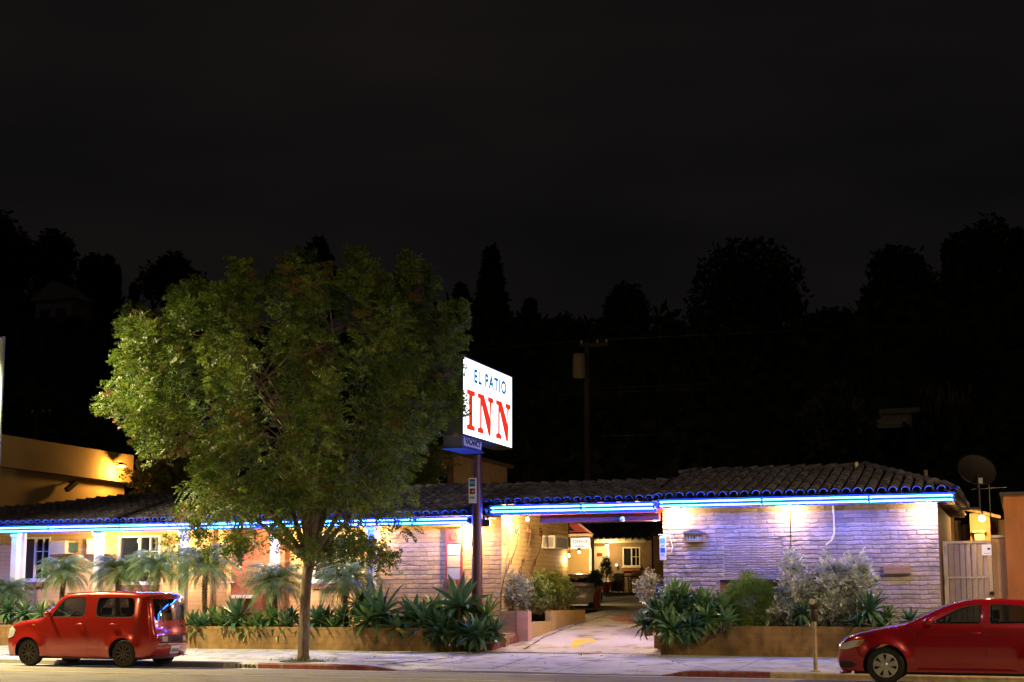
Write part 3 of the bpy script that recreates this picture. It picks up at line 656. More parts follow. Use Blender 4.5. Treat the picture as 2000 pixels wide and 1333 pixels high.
q = atY(1186, 1113, CYY-.1); MB().ball((q.x-.12, CYY-.1, dh[2]+.95), .05).build('handle', MT['metaldark'], cb)
q = atY(1171, 1084, CYY-.07); MB().box((q.x-.13, CYY-.075, q.z-.08), (q.x+.13, CYY-.061, q.z+.08)).build('number_plate', MT['darkred'], cb)
T, U = MB(), MB(); tiles(T, U, (-24, CYY-.5, ze+.1), (1,0,0), XY(1278, CYY)+24, lambda s_: (0, 5, 1.75), lambda s_: 1., sp=.3, course=.42)
U.add([(-26, CYY-.5, ze+.08), (XY(1280, CYY), CYY-.5, ze+.08), (XY(1280, CYY), CYY+4.5, ze+1.8), (-26, CYY+4.5, ze+1.8)], [(0,1,2,3)])
r_ = U.build('roof', MT['tileunder'], cb); T.build('roof_tiles', MT['tile'], r_)
MB().box((-26, CYY-.5, ze-.02), (XY(1268, CYY), CYY-.44, ze+.16)).build('eave_board', MT['cream'], cb)
# small lamp beside the window
q = atY(1203, 1104, CYY-.2); MB().ball((q.x, CYY-.12, q.z), .07).build('wall_light', emit('small wall light', (1,.95,.8), 1.4), cb)
an = empty('courtyard_annex', (XY(1290, 56), 56, 1.4), 'dark brown stucco wing closing the right side of the courtyard', 'building')
MB().box((XY(1277, 57), 57, .8), (-6, 65, 4.1)).build('wall', M('brown stucco', (.16,.09,.05), .9, bump=.2), an)
T = MB(); T.add([(XY(1268, 56.6), 56.6, 4.1), (-5.6, 56.6, 4.1), (-5.6, 61, 5.3), (XY(1268, 56.6), 61, 5.3)], [(0,1,2,3)]); T.build('roof', MT['tileunder'], an)
# plants in front of the courtyard door: filled in below with plants
q = atY(1184, 1062, CYY-.9); lamp(q.x, q.y, q.z-.1, 130, colr=(1,.68,.28), parent=cb, name='porch_lamp')
# patio table and chairs
def chair(px, Y, rot, label, m, wd=.5):
    g = drz(0, Y); x = XY(px, Y); t = empty('patio_chair', (0,0,0), label, 'chair', 'courtyard chairs')
    MB().box((-wd/2, -.25, .42), (wd/2, .25, .47)).build('seat', m, t)
    b = MB().box((-wd/2, .22, .6), (wd/2, .26, .95))
    b.build('backrest', m, t)
    for sx in (-1, 1):
        MB().bar((sx*wd*.46, -.22, 0), (sx*wd*.46, -.22, .68), .045, .045, (0,1,0)).build('leg', m, t)
        MB().bar((sx*wd*.46, .24, 0), (sx*wd*.46, .24, .95), .045, .045, (0,1,0)).build('leg', m, t)
        MB().box((sx*wd*.46-.03, -.26, .66), (sx*wd*.46+.03, .24, .7)).build('armrest', m, t)
    t.location = (x, Y, g); t.rotation_euler = (0, 0, rot)
chair(1243, 60.6, .2, 'pale wooden chair standing under the courtyard window', M('pale wood', (.35,.22,.1), .6))
chair(1258, 61.0, -.3, 'dark wooden chair against the courtyard wall, right of the pale one', MT['wood'])
tb = empty('patio_table', (0,0,0), 'dark patio table beside the courtyard door', 'table')
MB().lathe([(.001, .72), (.62, .72), (.62, .75), (.001, .75)], 20).build('tabletop', MT['wood'], tb)
for k in range(4): a = k*math.pi/2+.6; MB().bar((.42*math.cos(a), .42*math.sin(a), 0), (.36*math.cos(a), .36*math.sin(a), .72), .05, .05, (0,1,0)).build('leg', MT['wood'], tb)
tb.location = (XY(1212, 60.2), 60.2, drz(0, 60.2))
cc = MB().box((-.25,-.25,0), (.25,.25,.45)).box((-.25,.2,.45), (.25,.25,.8)).build('storage_stool', MT['metaldark']); tag(cc, 'dark blocky stool under the edge of the patio table', 'stool'); cc.location = (XY(1207, 61.2), 61.2, drz(0, 61.2))
# ================================================================ SIGNS
# tall pole sign
SPX, SPY = XY(931.5, 33.72), 33.72
sg = empty('pole_sign', (SPX, SPY, .7), 'tall internally lit white sign reading EL PATIO INN on a purple brown steel pole', 'sign')
zb = 5.22
MB().lathe([(.001, .55), (.14, .55), (.14, z_at(931, 960, SPY)), (.105, z_at(931, 940, SPY)), (.105, zb)], 20, (SPX, SPY, 0)).build('pole', MT['pole'], sg, ang=40)
fx = SPX+.22; P0 = atX(903, 702, fx); P1 = atX(899.5, 852, fx); Q0 = atX(1000, 733, fx); Q1 = atX(998, 871, fx)
y0, y1 = P0.y, Q0.y; zt_, zb_ = (P0.z+Q0.z)/2, (P1.z+Q1.z)/2
th = .5
c_ = MB().box((fx-th, y0, zb_-.03), (fx-.012, y1, zt_+.04))
for a, b in (((y0, zb_-.03), (y0+.03, zt_+.04)), ((y1-.03, zb_-.03), (y1, zt_+.04)), ((y0+.03, zb_-.03), (y1-.03, zb_+.01)), ((y0+.03, zt_), (y1-.03, zt_+.04))):
    c_.box((fx-.011, a[0], a[1]), (fx+.02, b[0], b[1])); c_.box((fx-th-.03, a[0], a[1]), (fx-th-.001, b[0], b[1]))
c_.build('cabinet', MT['signmetal'], sg)
for sx in (1, -1):
    xf = fx if sx > 0 else fx-th-.012
    fc = MB().box((xf-.011, y0+.031, zb_+.011), (xf, y1-.031, zt_-.001)).build('sign_face', MT['signface'], sg)
    Wf = y1-y0; Hf = zt_-zb_; xo = xf+.004 if sx > 0 else xf-.015
    U_ = lambda a: (y0+a*Wf) if sx > 0 else (y1-a*Wf)
    def yz(a, b): return (xo, U_(a), zt_-b*Hf)
    tw = text_mesh('letters', 'EL PATIO', yz(.545, .27), (0, sx, 0), (0,0,1), .47, MT['signblue'], fc, align='CENTER', xs=1.06, bold=.017, spacing=1.2)
    # INN in slab serifs: I, N, N as outlines (a across 0..1, b down 0..1)
    mb = MB()
    def quad(pts): mb.prism([(U_(a), zt_-b*Hf) for a, b in pts], lambda u, v, t: (xo+t, u, v), .004)
    T0, B0 = .40, .92
    quad([(.085,T0),(.235,T0),(.235,T0+.055),(.19,T0+.07),(.19,B0-.07),(.235,B0-.055),(.235,B0),(.085,B0),(.085,B0-.055),(.125,B0-.07),(.125,T0+.07),(.085,T0+.055)])
    for ox in (.29, .655):
        w_ = .31
        quad([(ox,T0),(ox+.12,T0),(ox+.262,B0-.2),(ox+.255,B0),(ox+.215,B0),(ox+.075,T0+.13),(ox+.05,T0+.07),(ox,T0+.055)])
        quad([(ox+.045,T0+.07),(ox+.077,T0+.13),(ox+.077,B0-.075),(ox+.115,B0-.055),(ox+.115,B0),(ox,B0),(ox,B0-.055),(ox+.045,B0-.075)])
        quad([(ox+.2,T0),(ox+w_,T0),(ox+w_,T0+.055),(ox+.27,T0+.075),(ox+.255,B0-.2),(ox+.24,B0-.3),(ox+.235,T0+.075),(ox+.2,T0+.055)])
    mb.build('letters', MT['signred'], fc, fixn=True)
# vacancy box below
vy1 = atX(940, 873, fx).y
vb = MB().box((fx-th, y0, zb+.05), (fx-.01, vy1+.05, zb_-.031)).build('vacancy_box', M('blue grey sheet metal', (.16,.17,.3), .45, .3), sg)
MB().box((fx-th-.05, y0-.03, zb), (fx+.04, vy1+.08, zb+.049)).build('bottom_plate', M('blue painted plate', (.05,.1,.22), .4, .2), sg)
p = atX(907, 861, fx+.01); q = atX(938, 884, fx+.01)
vp = MB().box((fx-.009, p.y, zb+.09), (fx+.004, vy1, zb_-.07)).build('vacancy_panel', MT['signwhite'], sg)
text_mesh('letters', 'VACANCY', (fx+.006, (p.y+vy1)/2, zb+.14), (0,1,0), (0,0,1), .21, MT['black'], vp, align='CENTER', xs=1.05, bold=.008)
# accepted cards panel hanging by the pole
def cardpanel(name, px0, px1, py0, py1, Y, label, variant):
    p = atY(px0, py0, Y); q = atY(px1, py1, Y); t = empty(name, ((p.x+q.x)/2, Y, q.z), label, 'sign'); w_ = q.x-p.x; hh = p.z-q.z
    MB().box((p.x, Y, q.z), (q.x, Y+.02, p.z)).build('panel', MT['signwhite'], t)
    def blk(a, b, m, n='mark', x0=.13, x1=.87, e=.003): MB().box((p.x+w_*x0, Y-e, p.z-hh*b), (p.x+w_*x1, Y-.0008, p.z-hh*a)).build(n, m, t)
    cxm = (p.x+q.x)/2
    if variant == 0:
        blk(.05, .34, MT['blue']); text_mesh('lettering', 'AMERICAN\nEXPRESS', (cxm, Y-.006, p.z-hh*.18), (1,0,0), (0,0,1), w_*.17, MT['signwhite'], t, align='CENTER')
        blk(.42, .64, MT['navy']); mb = MB()
        for sx, m in ((-1, MT['darkred']), (1, MT['orange'])):
            c = MB(); c.lathe([(.001, .004), (w_*.2, .004), (w_*.2, 0)], 20, (cxm+sx*w_*.13, Y-.004-(.001 if sx > 0 else 0), p.z-hh*.53), 'y'); c.build('disc', m, t)
        text_mesh('lettering', 'VISA', (cxm, Y-.004, p.z-hh*.82), (1,0,0), (0,0,1), w_*.36, MT['blue'], t, align='CENTER', bold=.003)
    else:
        blk(.1, .31, MT['lblue']); blk(.5, .7, MT['blue']); blk(.36, .46, MT['lblue'], x0=.2, x1=.8)
        text_mesh('lettering', 'VISA', (cxm, Y-.004, p.z-hh*.82), (1,0,0), (0,0,1), w_*.3, MT['blue'], t, align='CENTER')
    return t
tp = cardpanel('card_sign', 915.5, 930, 934, 983, SPY-.16, 'narrow white panel of payment card logos hung on the left side of the sign pole', 0)
tp = cardpanel('card_sign', 1288, 1301, 1047, 1094, WY-.1, 'narrow white panel of card logos at the driveway corner of the right block', 1)
p = atY(1286, 1045, WY-.1); MB().tube([(p.x, WY-.09, p.z), (p.x+.28, WY-.09, p.z), (p.x+.34, WY-.03, p.z-.3), (p.x+.3, WY-.01, p.z-.5)], .012, 6).build('hanger', MT['white'], tp)
# office sign
p = atY(1114.5, 1051, OY-.42); q = atY(1153, 1072, OY-.42)
t = empty('office_sign', ((p.x+q.x)/2, OY-.4, q.z), 'small lit white box sign reading OFFICE above the yellow wall in the carport', 'sign')
MB().box((p.x, OY-.42, q.z), (q.x, OY-.3, p.z)).build('cabinet', MT['white'], t); MB().box((p.x+.02, OY-.426, q.z+.02), (q.x-.02, OY-.4205, p.z-.02)).build('sign_face', MT['officeface'], t)
text_mesh('letters', 'OFFICE', ((p.x+q.x)/2, OY-.43, p.z-(p.z-q.z)*.5), (1,0,0), (0,0,1), .17, M('faded grey letters', (.12,.15,.12), .7), t, align='CENTER', spacing=1.1)
m_ = MB()
for k in range(11):
    x = p.x+(q.x-p.x)*(.22+.5*k/11); m_.box((x, OY-.431, q.z+.075), (x+.018, OY-.427, q.z+.1+.01*(k % 3)))
m_.build('small_print', MT['black'], t)
# address plaque
p = atY(1340, 1043, WY-.12); q = atY(1371, 1055, WY-.12)
t = empty('address_plaque', ((p.x+q.x)/2, WY, q.z), 'small tiled plaque with the number 11466 on the right block wall', 'plaque')
MB().box((p.x, WY-.12, q.z), (q.x, WY-.02, p.z)).build('plate', MT['cream'], t)
MB().box((p.x-.05, WY-.16, q.z-.05), (q.x+.05, WY-.02, q.z-.001)).box((p.x-.05, WY-.16, q.z), (p.x-.002, WY-.02, p.z)).box((q.x+.002, WY-.16, q.z), (q.x+.05, WY-.02, p.z)).build('frame', MT['ochrefront'], t)
m_ = MB(); m_.prism([(p.x-.1, p.z+.001), (q.x+.1, p.z+.001), (q.x+.03, p.z+.05), ((p.x+q.x)/2+.05, p.z+.1), ((p.x+q.x)/2-.05, p.z+.1), (p.x-.03, p.z+.05)], lambda a, b, t_: (a, WY-.2+t_, b), .19); m_.build('tile_cap', MT['tile'], t, fixn=True)
text_mesh('digits', '11466', ((p.x+q.x)/2, WY-.124, q.z+.025), (1,0,0), (0,0,1), .135, M('dark green digits', (.01,.04,.02), .5), t, align='CENTER', bold=.006, spacing=1.05)
# security sign and its little bush
p = atY(1281, 1141, 35.2); q = atY(1302, 1166, 35.2)
t = empty('security_sign', ((p.x+q.x)/2, 35.2, .6), 'small navy blue yard sign reading ADT beside the corner of the right block', 'sign')
g_ = [(p.x, q.z+.04), ((p.x+q.x)/2-.06, q.z-.0), (q.x, q.z+.04), (q.x, p.z-.05), (q.x-.05, p.z), (p.x+.05, p.z), (p.x, p.z-.05)]
m_ = MB(); m_.prism(g_, lambda a, b, t_: (a, 35.2+t_, b), .015); m_.build('panel', MT['navy'], t, fixn=True)
MB().box(((p.x+q.x)/2-.015, 35.216, .5), ((p.x+q.x)/2+.015, 35.23, p.z-.05)).build('stake', MT['grey'], t)
text_mesh('letters', 'ADT', (p.x+.05, 35.196, q.z+.11), (1,0,0), (0,0,1), .12, MT['signwhite'], t, bold=.003)
m_ = MB().box((p.x+.05, 35.196, q.z+.235), (p.x+.2, 35.199, q.z+.245)); m_.build('stripe', MT['lblue'], t)
# iron scrolls in the carport
def scroll(pts, label, curl):
    X = SX+.3; P = [atX(a, b, X) for a, b in pts]; t = empty('iron_scroll', P[-1], label, 'iron scroll', 'wrought iron scrolls in the carport')
    sm = []
    for i in range(len(P)-1):
        for k in range(6): sm.append(P[i].lerp(P[i+1], k/6))
    sm.append(P[-1]); MB().tube(sm, .017, 6).build('rod', MT['iron'], t, smooth=True)
    c = P[0]; s_ = []
    for k in range(22): a = k*.42; r_ = .15*(1-k/26); s_.append((X, c.y-.13+math.cos(a)*r_, c.z-.02+math.sin(a)*r_))
    MB().tube(s_, .018, 6).build('curl', MT['iron'], t, smooth=True)
    m = P[curl]; d = (P[curl+1]-P[curl-1]).normalized(); n = Vector((0, d.z, -d.y)); mm = MB()
    for sd in (-1, 1):
        mm.tube([tuple(m+d*(-.3+.6*k/12)+n*sd*.075*abs(math.sin(k/12*math.pi*2))) for k in range(13)], .013, 5)
    mm.build('leaf_ornament', MT['iron'], t)
scroll([(1013,1035),(1013,1048),(1008,1070),(1000,1092),(994,1103),(988,1118),(983,1135),(979,1158),(978,1190)], 'leftmost of the three leaning wrought iron scrolls in the carport', 4)
scroll([(1036,1036),(1036,1050),(1031,1072),(1023,1093),(1019,1106),(1014,1120),(1009,1137),(1005,1160),(1003,1188)], 'middle of the three leaning wrought iron scrolls in the carport', 4)
scroll([(1058,1040),(1058,1055),(1054,1076),(1046,1095),(1041,1106),(1035,1122),(1030,1138),(1026,1158),(1024,1188)], 'rightmost of the three leaning wrought iron scrolls in the carport', 4)
# ================================================================ PLANTERS
PLX0, PLX1 = -60., XY(884, PY)
def planter(name, x0, x1, ztop, label, mat, yb):
    t = empty(name, ((x0+x1)/2, PY, .15), label, 'planter')
    mb = MB(); mb.box((x0, PY, .1), (x1, PY+.2, ztop)); mb.box((x1-.2, PY+.201, .1), (x1, yb, ztop)); mb.box((x0, PY+.201, .1), (x0+.2, yb, ztop)); mb.build('wall', mat, t)
    g = grid(lambda x, y: ztop-.04+.05*math.sin(x*3)*math.sin(y*4), rng(x0+.2, x1-.2, .5), rng(PY+.2, yb, .3)); g.build('soil', MT['soil'], t); return t
ZPL, ZPR = .76, .86
planter('long_planter', PLX0, PLX1, ZPL, 'long low ochre painted planter wall in front of the porch', MT['planter'], 35.55)
PRX0, PRX1 = XY(1289, PY), XY(1842, PY)
planter('right_planter', PRX0, PRX1, ZPR, 'low ochre painted block planter in front of the right block', MT['planter'], WY-.03)
p = atY(1266, 1262, PY+.4); MB().box((PRX0-.25, PY+.35, .3), (PRX0-.002, WY-.03, .62)).build('planter_side', MT['ochrefront'], bpy.data.objects['right_planter'])
# small raised bed in the carport with the hedge
HB = empty('carport_planter', (SX+.6, 36, .5), 'small stepped ochre planter wall holding the hedge along the driveway', 'planter')
bx1 = XY(1033, 34.55); bx0 = XY(978, 34.55); zt = 1.175
MB().box((bx0, 34.5, .2), (XY(1010, 34.5), 34.7, zt)).build('front_wall', MT['ochrefront'], HB)
MB().box((XY(1010, 34.5)+.002, 34.47, .2), (bx1, 34.75, zt+.01)).build('pillar', M('peach painted block', (.55,.3,.2), .75, bump=.3, scale=3), HB)
yb = atX(1143, 1195, bx1).y
MB().box((bx1-.18, 34.752, .2), (bx1-.01, 36.4, zt-.28)).box((bx1-.18, 36.402, .2), (bx1, yb, zt)).build('side_wall', MT['stuccoyel'], HB)
grid(lambda x, y: zt-.06+.03*math.sin(x*9)*math.sin(y*4), rng(SX+.01, bx1-.18, .3), rng(34.75, yb, .4)).build('soil', MT['soil'], HB)
MB().box((XP1-.9, WY-.9, .15), (bx0+.45, WY-.07, .62)).build('low_wall', MT['ochrefront'], HB)
a, b, c_, d = (XY(966, 33.4), 33.4), (XY(1010, 34.3), 34.35), None, None
m_ = MB(); m_.add([(a[0]-.3, 33.25, .1), (a[0]+.0, 33.25, .1), (b[0], 34.4, .2), (b[0]-.5, 34.4, .2), (a[0]-.3, 33.25, .36), (a[0]+.0, 33.25, .36), (b[0], 34.4, .56), (b[0]-.5, 34.4, .56)], [(0,3,2,1),(4,5,6,7),(0,1,5,4),(1,2,6,5),(2,3,7,6),(3,0,4,7)])
tag(m_.build('red_cheek_kerb', MT['kerbred']), 'short red painted kerb sloping up the left edge of the driveway', 'kerb')
# ================================================================ NEIGHBOURS
LBX = -33.2
lb = empty('left_building', (LBX, 43, .5), 'plain yellow stucco building lit by a sodium lamp, behind the left end of the motel', 'building')
y1p = atX(261, 900, LBX+.35).y; y1w = atX(243, 950, LBX).y; zt_p = z_at(130, 866, atX(130, 866, LBX+.35).y); zb_p = atX(0, 911, LBX+.35).z
MB().box((LBX-12, 30, .2), (LBX, y1w, zb_p+.3)).build('wall', MT['stuccoyel'], lb)
MB().box((LBX-12, 30, zb_p), (LBX+.35, y1p, atX(0, 848, LBX+.35).z)).build('parapet', MT['stuccoyel'], lb)
q = atX(237, 910, LBX+.75)
sl_ = empty('sodium_lamp', (q.x, q.y, q.z)); sl_.parent = lb; sl_.location -= lb.location
MB().lathe([(.03,.12),(.08,.1),(.24,.02),(.25,0),(.22,0),(.08,.06),(.001,.08)], 20, (q.x, q.y, q.z)).build('shade', MT['metaldark'], sl_)
MB().bar((LBX+.35, q.y, q.z+.14), (q.x, q.y, q.z+.12), .03, .03).build('arm', MT['metaldark'], sl_)
MB().ball((q.x, q.y, q.z-.02), .13, sc_=(1.2,1.2,.45)).build('bulb', emit('sodium bulb', (1,.5,.1), 26), sl_)
l = bpy.data.lights.new('lamp_light', 'POINT'); l.energy = 330; l.color = (1,.48,.1); l.shadow_soft_size = .1
o = bpy.data.objects.new('lamp_light', l); col.objects.link(o); o.parent = sl_; o.location = (0,0,-.25)
q = atX(141, 948, LBX+.3); fl = empty('flood_lamp', (q.x, q.y, q.z)); fl.parent = lb; fl.location -= lb.location
MB().bar((q.x-.05, q.y-.25, q.z-.2), (q.x, q.y+.2, q.z+.12), .18, .16).build('housing', MT['metaldark'], fl); MB().bar((LBX+.01, q.y+.15, q.z+.15), (q.x, q.y+.12, q.z+.1), .04, .04).build('arm', MT['metaldark'], fl)
# right neighbour
x0 = XY(1969, 35.3)
rb = empty('right_building', (x0+3, 36, .5), 'rust orange stucco wall of the neighbouring building at the right edge', 'building')
MB().box((x0, 35.3, -.2), (x0+9, 42, z_at(1972, 967, 35.3))).build('wall', MT['orangewall'], rb)
MB().box((x0-.08, 35.2, z_at(1972, 967, 35.3)+.002), (x0+9, 42.1, z_at(1972, 962, 35.3))).build('coping', MT['metaldark'], rb)
# steel gate
GY = 35.45
gt = empty('steel_gate', (XY(1893, GY), GY, .4), 'beige steel side gate of upright ribbed panels beside the right block', 'gate')
gx0, gx1 = XY(1846, GY), XY(1941, GY); gz1 = z_at(1890, 1057, GY)
MB().box((gx0, GY-.05, .2), (gx0+.1, GY+.05, gz1)).box((gx1-.07, GY-.05, .2), (gx1, GY+.05, gz1)).box((gx0+.1, GY-.04, gz1-.06), (gx1-.07, GY+.04, gz1)).box((gx0+.1, GY-.03, z_at(1890, 1130, GY)), (gx1-.07, GY+.03, z_at(1890, 1130, GY)+.04)).build('frame', MT['gate'], gt)
m_ = MB(); n = 7
for k in range(n):
    a = gx0+.12+(gx1-gx0-.2)*k/n; b = gx0+.12+(gx1-gx0-.2)*(k+.9)/n; m_.add([(a, GY+.03, .2), (b, GY-.03, .2), (b, GY-.03, gz1-.07), (a, GY+.03, gz1-.07), (b, GY+.035, .2), (b, GY+.035, gz1-.07)], [(0,1,2,3),(1,4,5,2)])
m_.build('ribbed_panel', MT['gate'], gt)
q = atY(1940, 1160, GY-.06); MB().lathe([(.001,.08),(.05,.08),(.07,.04),(.07,.0)], 16, (q.x-.03, GY-.05, q.z), 'y').build('lock', MT['chrome'], gt)
for py in (1075, 1133): q = atY(1848, py, GY-.06); MB().box((q.x-.03, GY-.07, q.z-.1), (q.x+.03, GY-.051, q.z+.1)).build('hinge', MT['grey'], gt)
p = atY(1917, 1064, GY-.06); q = atY(1937, 1085, GY-.06)
t = MB().box((p.x, GY-.08, q.z), (q.x, GY-.071, p.z)).build('notice', MT['signwhite'], None); tag(t, 'white notice with a dark mark fixed near the top of the steel gate', 'notice')
MB().box(((p.x+q.x)/2+.02, GY-.083, (p.z+q.z)/2+.0), (q.x-.03, GY-.0805, (p.z+q.z)/2+.05)).build('print', MT['black'], t)
MB().box((p.x+.04, GY-.083, (p.z+q.z)/2-.09), (q.x-.03, GY-.0805, (p.z+q.z)/2-.075)).build('print', MT['grey'], t)
fn = empty('board_fence', (XY(1957, GY+.1), GY+.1, .3), 'short panel of upright brown boards between the steel gate and the orange wall', 'fence'); m_ = MB()
a, b = gx1+.01, x0-.01; n = 6
for k in range(n): m_.box((a+(b-a)*k/n, GY+.05+.01*(k % 2), .2), (a+(b-a)*(k+.93)/n, GY+.08, gz1+.07))
m_.build('boards', M('brown boards', (.33,.19,.1), .7, var=.2, scale=3), fn); MB().box((a, GY+.0, gz1+.072), (b, GY+.12, gz1+.13)).build('cap_rail', MT['gate'], fn)
# lit things behind the gate
sh = empty('rear_shed', (XY(1905, 42), 42, .5), 'yellow lit shed wall behind the steel gate', 'shed')
p = atY(1893, 998, 42); q = atY(1936, 1075, 42)
MB().box((p.x, 42, .2), (q.x, 45, z_at(1915, 1003, 42))).build('wall', MT['stuccoyel'], sh); MB().bar((p.x-.4, 41.8, z_at(1880, 990, 42)), (q.x+.3, 41.8, z_at(1942, 1012, 42)), .5, .08).build('roof_edge', MT['wood'], sh)
p = atY(1903, 1041, 41.9); q = atY(1924, 1056, 41.9); MB().box((p.x, 41.8, q.z), (q.x, 41.99, p.z)).box((p.x-.05, 41.7, p.z), (q.x+.03, 41.99, p.z+.05)).build('vent_box', MT['cream'], sh)
q = atY(1918, 1013, 41.0); a = lamp(q.x, q.y, q.z, 160, colr=(1,.62,.22), parent=sh, name='wall_or_fill_lamp', r=.09)
MB().bar((q.x, q.y, q.z+.17), (q.x, 41.99, q.z+.1), .04, .04).build('arm', MT['metaldark'], a)
m_ = MB()
for k in range(16): x = XY(1850, 41)+k*.2; m_.box((x, 43.1+.02*(k % 2), .2), (x+.18, 43.14, z_at(1880, 1010, 43)-.1*(k % 3)))
t = m_.build('rear_fence', MT['wood'], None); tag(t, 'dark upright board fence seen above the steel gate', 'fence')
# satellite dish
DY = 37.0; c = atY(1907, 921, DY); bs = atY(1913, 985, DY)
ds = empty('satellite_dish', bs, 'large dark satellite dish on a mast behind the right end of the motel roof', 'satellite dish')
m_ = MB(); prof = [(r_, .35*r_*r_) for r_ in (.001,.1,.2,.3,.4,.46)]; m_.lathe(prof, 32); m_.lathe([(.46,.074),(.475,.06)], 32)
mx = Matrix.Rotation(R(22), 4, 'Y') @ Matrix.Rotation(R(-48), 4, 'X')
m_.v = [tuple(mx @ Vector((v[0]*1.02, v[1]*.98, v[2])) + c) for v in m_.v]; m_.build('reflector', M('dish grey brown', (.04,.032,.03), .6, .2), ds, smooth=True)
MB().tube([(bs.x, DY+.1, bs.z-.12), (bs.x, DY+.1, c.z-.15), tuple(c+Vector((0,.05,0)))], .035, 8).build('mast', MT['metaldark'], ds)
MB().bar((bs.x+.03, DY+.1, bs.z-.1), (XR1-.3, DY+.1, bs.z-.1), .06, .06).build('bracket', MT['metaldark'], ds)
MB().tube([tuple(c+Vector((.0,.0,-.4))), tuple(c+Vector((.1,-.35,-.28)))], .014, 6).box((c.x+.05, c.y-.42, c.z-.33), (c.x+.15, c.y-.32, c.z-.2)).build('feed_arm', MT['grey'], ds)
q = atY(1932, 955, 39); an_ = empty('roof_antenna', (q.x, 39, q.z-1), 'thin horizontal antenna behind the satellite dish', 'antenna')
MB().tube([(q.x-.45, 39, q.z), (q.x+.45, 39, q.z+.03)], .014, 6).build('boom', MT['chrome'], an_); MB().tube([(q.x, 39, q.z-1.5), (q.x, 39, q.z+.1)], .014, 6).build('mast', MT['grey'], an_)
m_ = MB()
for k in range(6): m_.tube([(q.x-.4+.15*k, 38.8, q.z), (q.x-.4+.15*k, 39.2, q.z)], .006, 5)
m_.build('elements', MT['chrome'], an_)
# parking meter
q = atY(1593, 1309, 28.5); mx_, my_ = q.x, 28.5; g = pavz(mx_, my_)
pm = empty('parking_meter', (mx_, my_, g), 'grey parking meter with a domed top on a tan post at the kerb', 'parking meter')
hz = atY(1588, 1214, 28.5).z
MB().lathe([(.001,0),(.1,0),(.1,.02),(.04,.035),(.04,.1),(.04,hz-g)], 16, (mx_, my_, g)).build('post', M('tan painted post', (.35,.27,.14), .6, .2, scale=9, var=.3), pm, ang=40)
MB().lathe([(.05,0),(.085,.05),(.085,.2),(.075,.24)], 16, (mx_, my_, hz)).build('coin_vault', MT['darksteel'], pm, ang=40)
m_ = MB().lathe([(.078,.24),(.095,.26),(.095,.36),(.08,.43),(.045,.475),(.001,.485)], 20, (mx_, my_, hz)); m_.v = [(a, my_+(b-my_)*.7, c_) for a, b, c_ in m_.v]; m_.build('meter_head', MT['darksteel'], pm, smooth=True)
MB().lathe([(.06,.004),(.055,.01),(.001,.014)], 16, (mx_-.02, my_-.062, hz+.39), 'y').build('dome_window', MT['lens'], pm)
MB().box((mx_-.03, my_-.09, hz+.2), (mx_+.04, my_-.078, hz+.22)).box((mx_+.02, my_-.095, hz+.06), (mx_+.045, my_-.08, hz+.09)).build('coin_slot', MT['chrome'], pm)
# ================================================================ STREET LAMPS (both sides of the road)
def street_lamp(x, y, g, H, dx, dy, P, colr, label, spotdeg=150, aim=(0,0)):
    t = empty('street_lamp', (x, y, g), label, 'street lamp', 'street lamps along the road')
    MB().lathe([(.2,0),(.2,.05),(.13,.08),(.12,1.2),(.075,H)], 16, (x, y, g)).build('pole', M('galvanised pole', (.3,.36,.36), .5, .4), t, ang=40)
    e = Vector((x+dx, y+dy, H+g+.35)); MB().tube([(x, y, g+H-.1), (x+dx*.3, y+dy*.3, g+H+.22), (x+dx*.7, y+dy*.7, g+H+.36), tuple(e)], .045, 8).build('arm', MT['grey'], t, smooth=True)
    hd = MB(); d = Vector((dx, dy, 0)).normalized(); hd.bar(e-d*.1, e+d*.6, .3, .12); hd.build('lamp_head', MT['grey'], t)
    ln = MB(); ln.bar(e+d*.1+Vector((0,0,-.075)), e+d*.52+Vector((0,0,-.075)), .22, .03); ln.build('lens', emit('street lamp lens', colr, 25), t)
    l = bpy.data.lights.new('street_light', 'SPOT'); l.energy = P; l.color = colr; l.spot_size = R(spotdeg); l.spot_blend = .5; l.shadow_soft_size = .12
    o = bpy.data.objects.new('street_light', l); col.objects.link(o); o.parent = t; p = e+d*.3+Vector((0,0,-.13)); o.location = p-Vector((x, y, g))
    dv = Vector((aim[0], aim[1], -1)); o.rotation_euler = dv.to_track_quat('-Z', 'Y').to_euler()
XSL = XY(-17, 28.7)
street_lamp(XSL-.06, 28.7, pavz(XSL, 28.7), 8.1, 0, -2.6, SL1, (1,.8,.42), 'pale street lamp pole at the left edge of the picture', 150, (.35, .0))
street_lamp(-26, .6, -.1, 8.6, 0, 2.2, SL2, (1,.66,.27), 'street lamp across the road, opposite the left end of the motel', 156, (.25, .8))
street_lamp(4, .6, -.1, 8.6, 0, 2.2, SL3, (1,.74,.42), 'street lamp across the road, opposite the driveway', 156, (-.1, .7))
street_lamp(6, 28.7, .05, 8.4, 0, -2.6, SL4, (1,.74,.4), 'street lamp on the near kerb beyond the red saloon', 150, (-.35, .0))
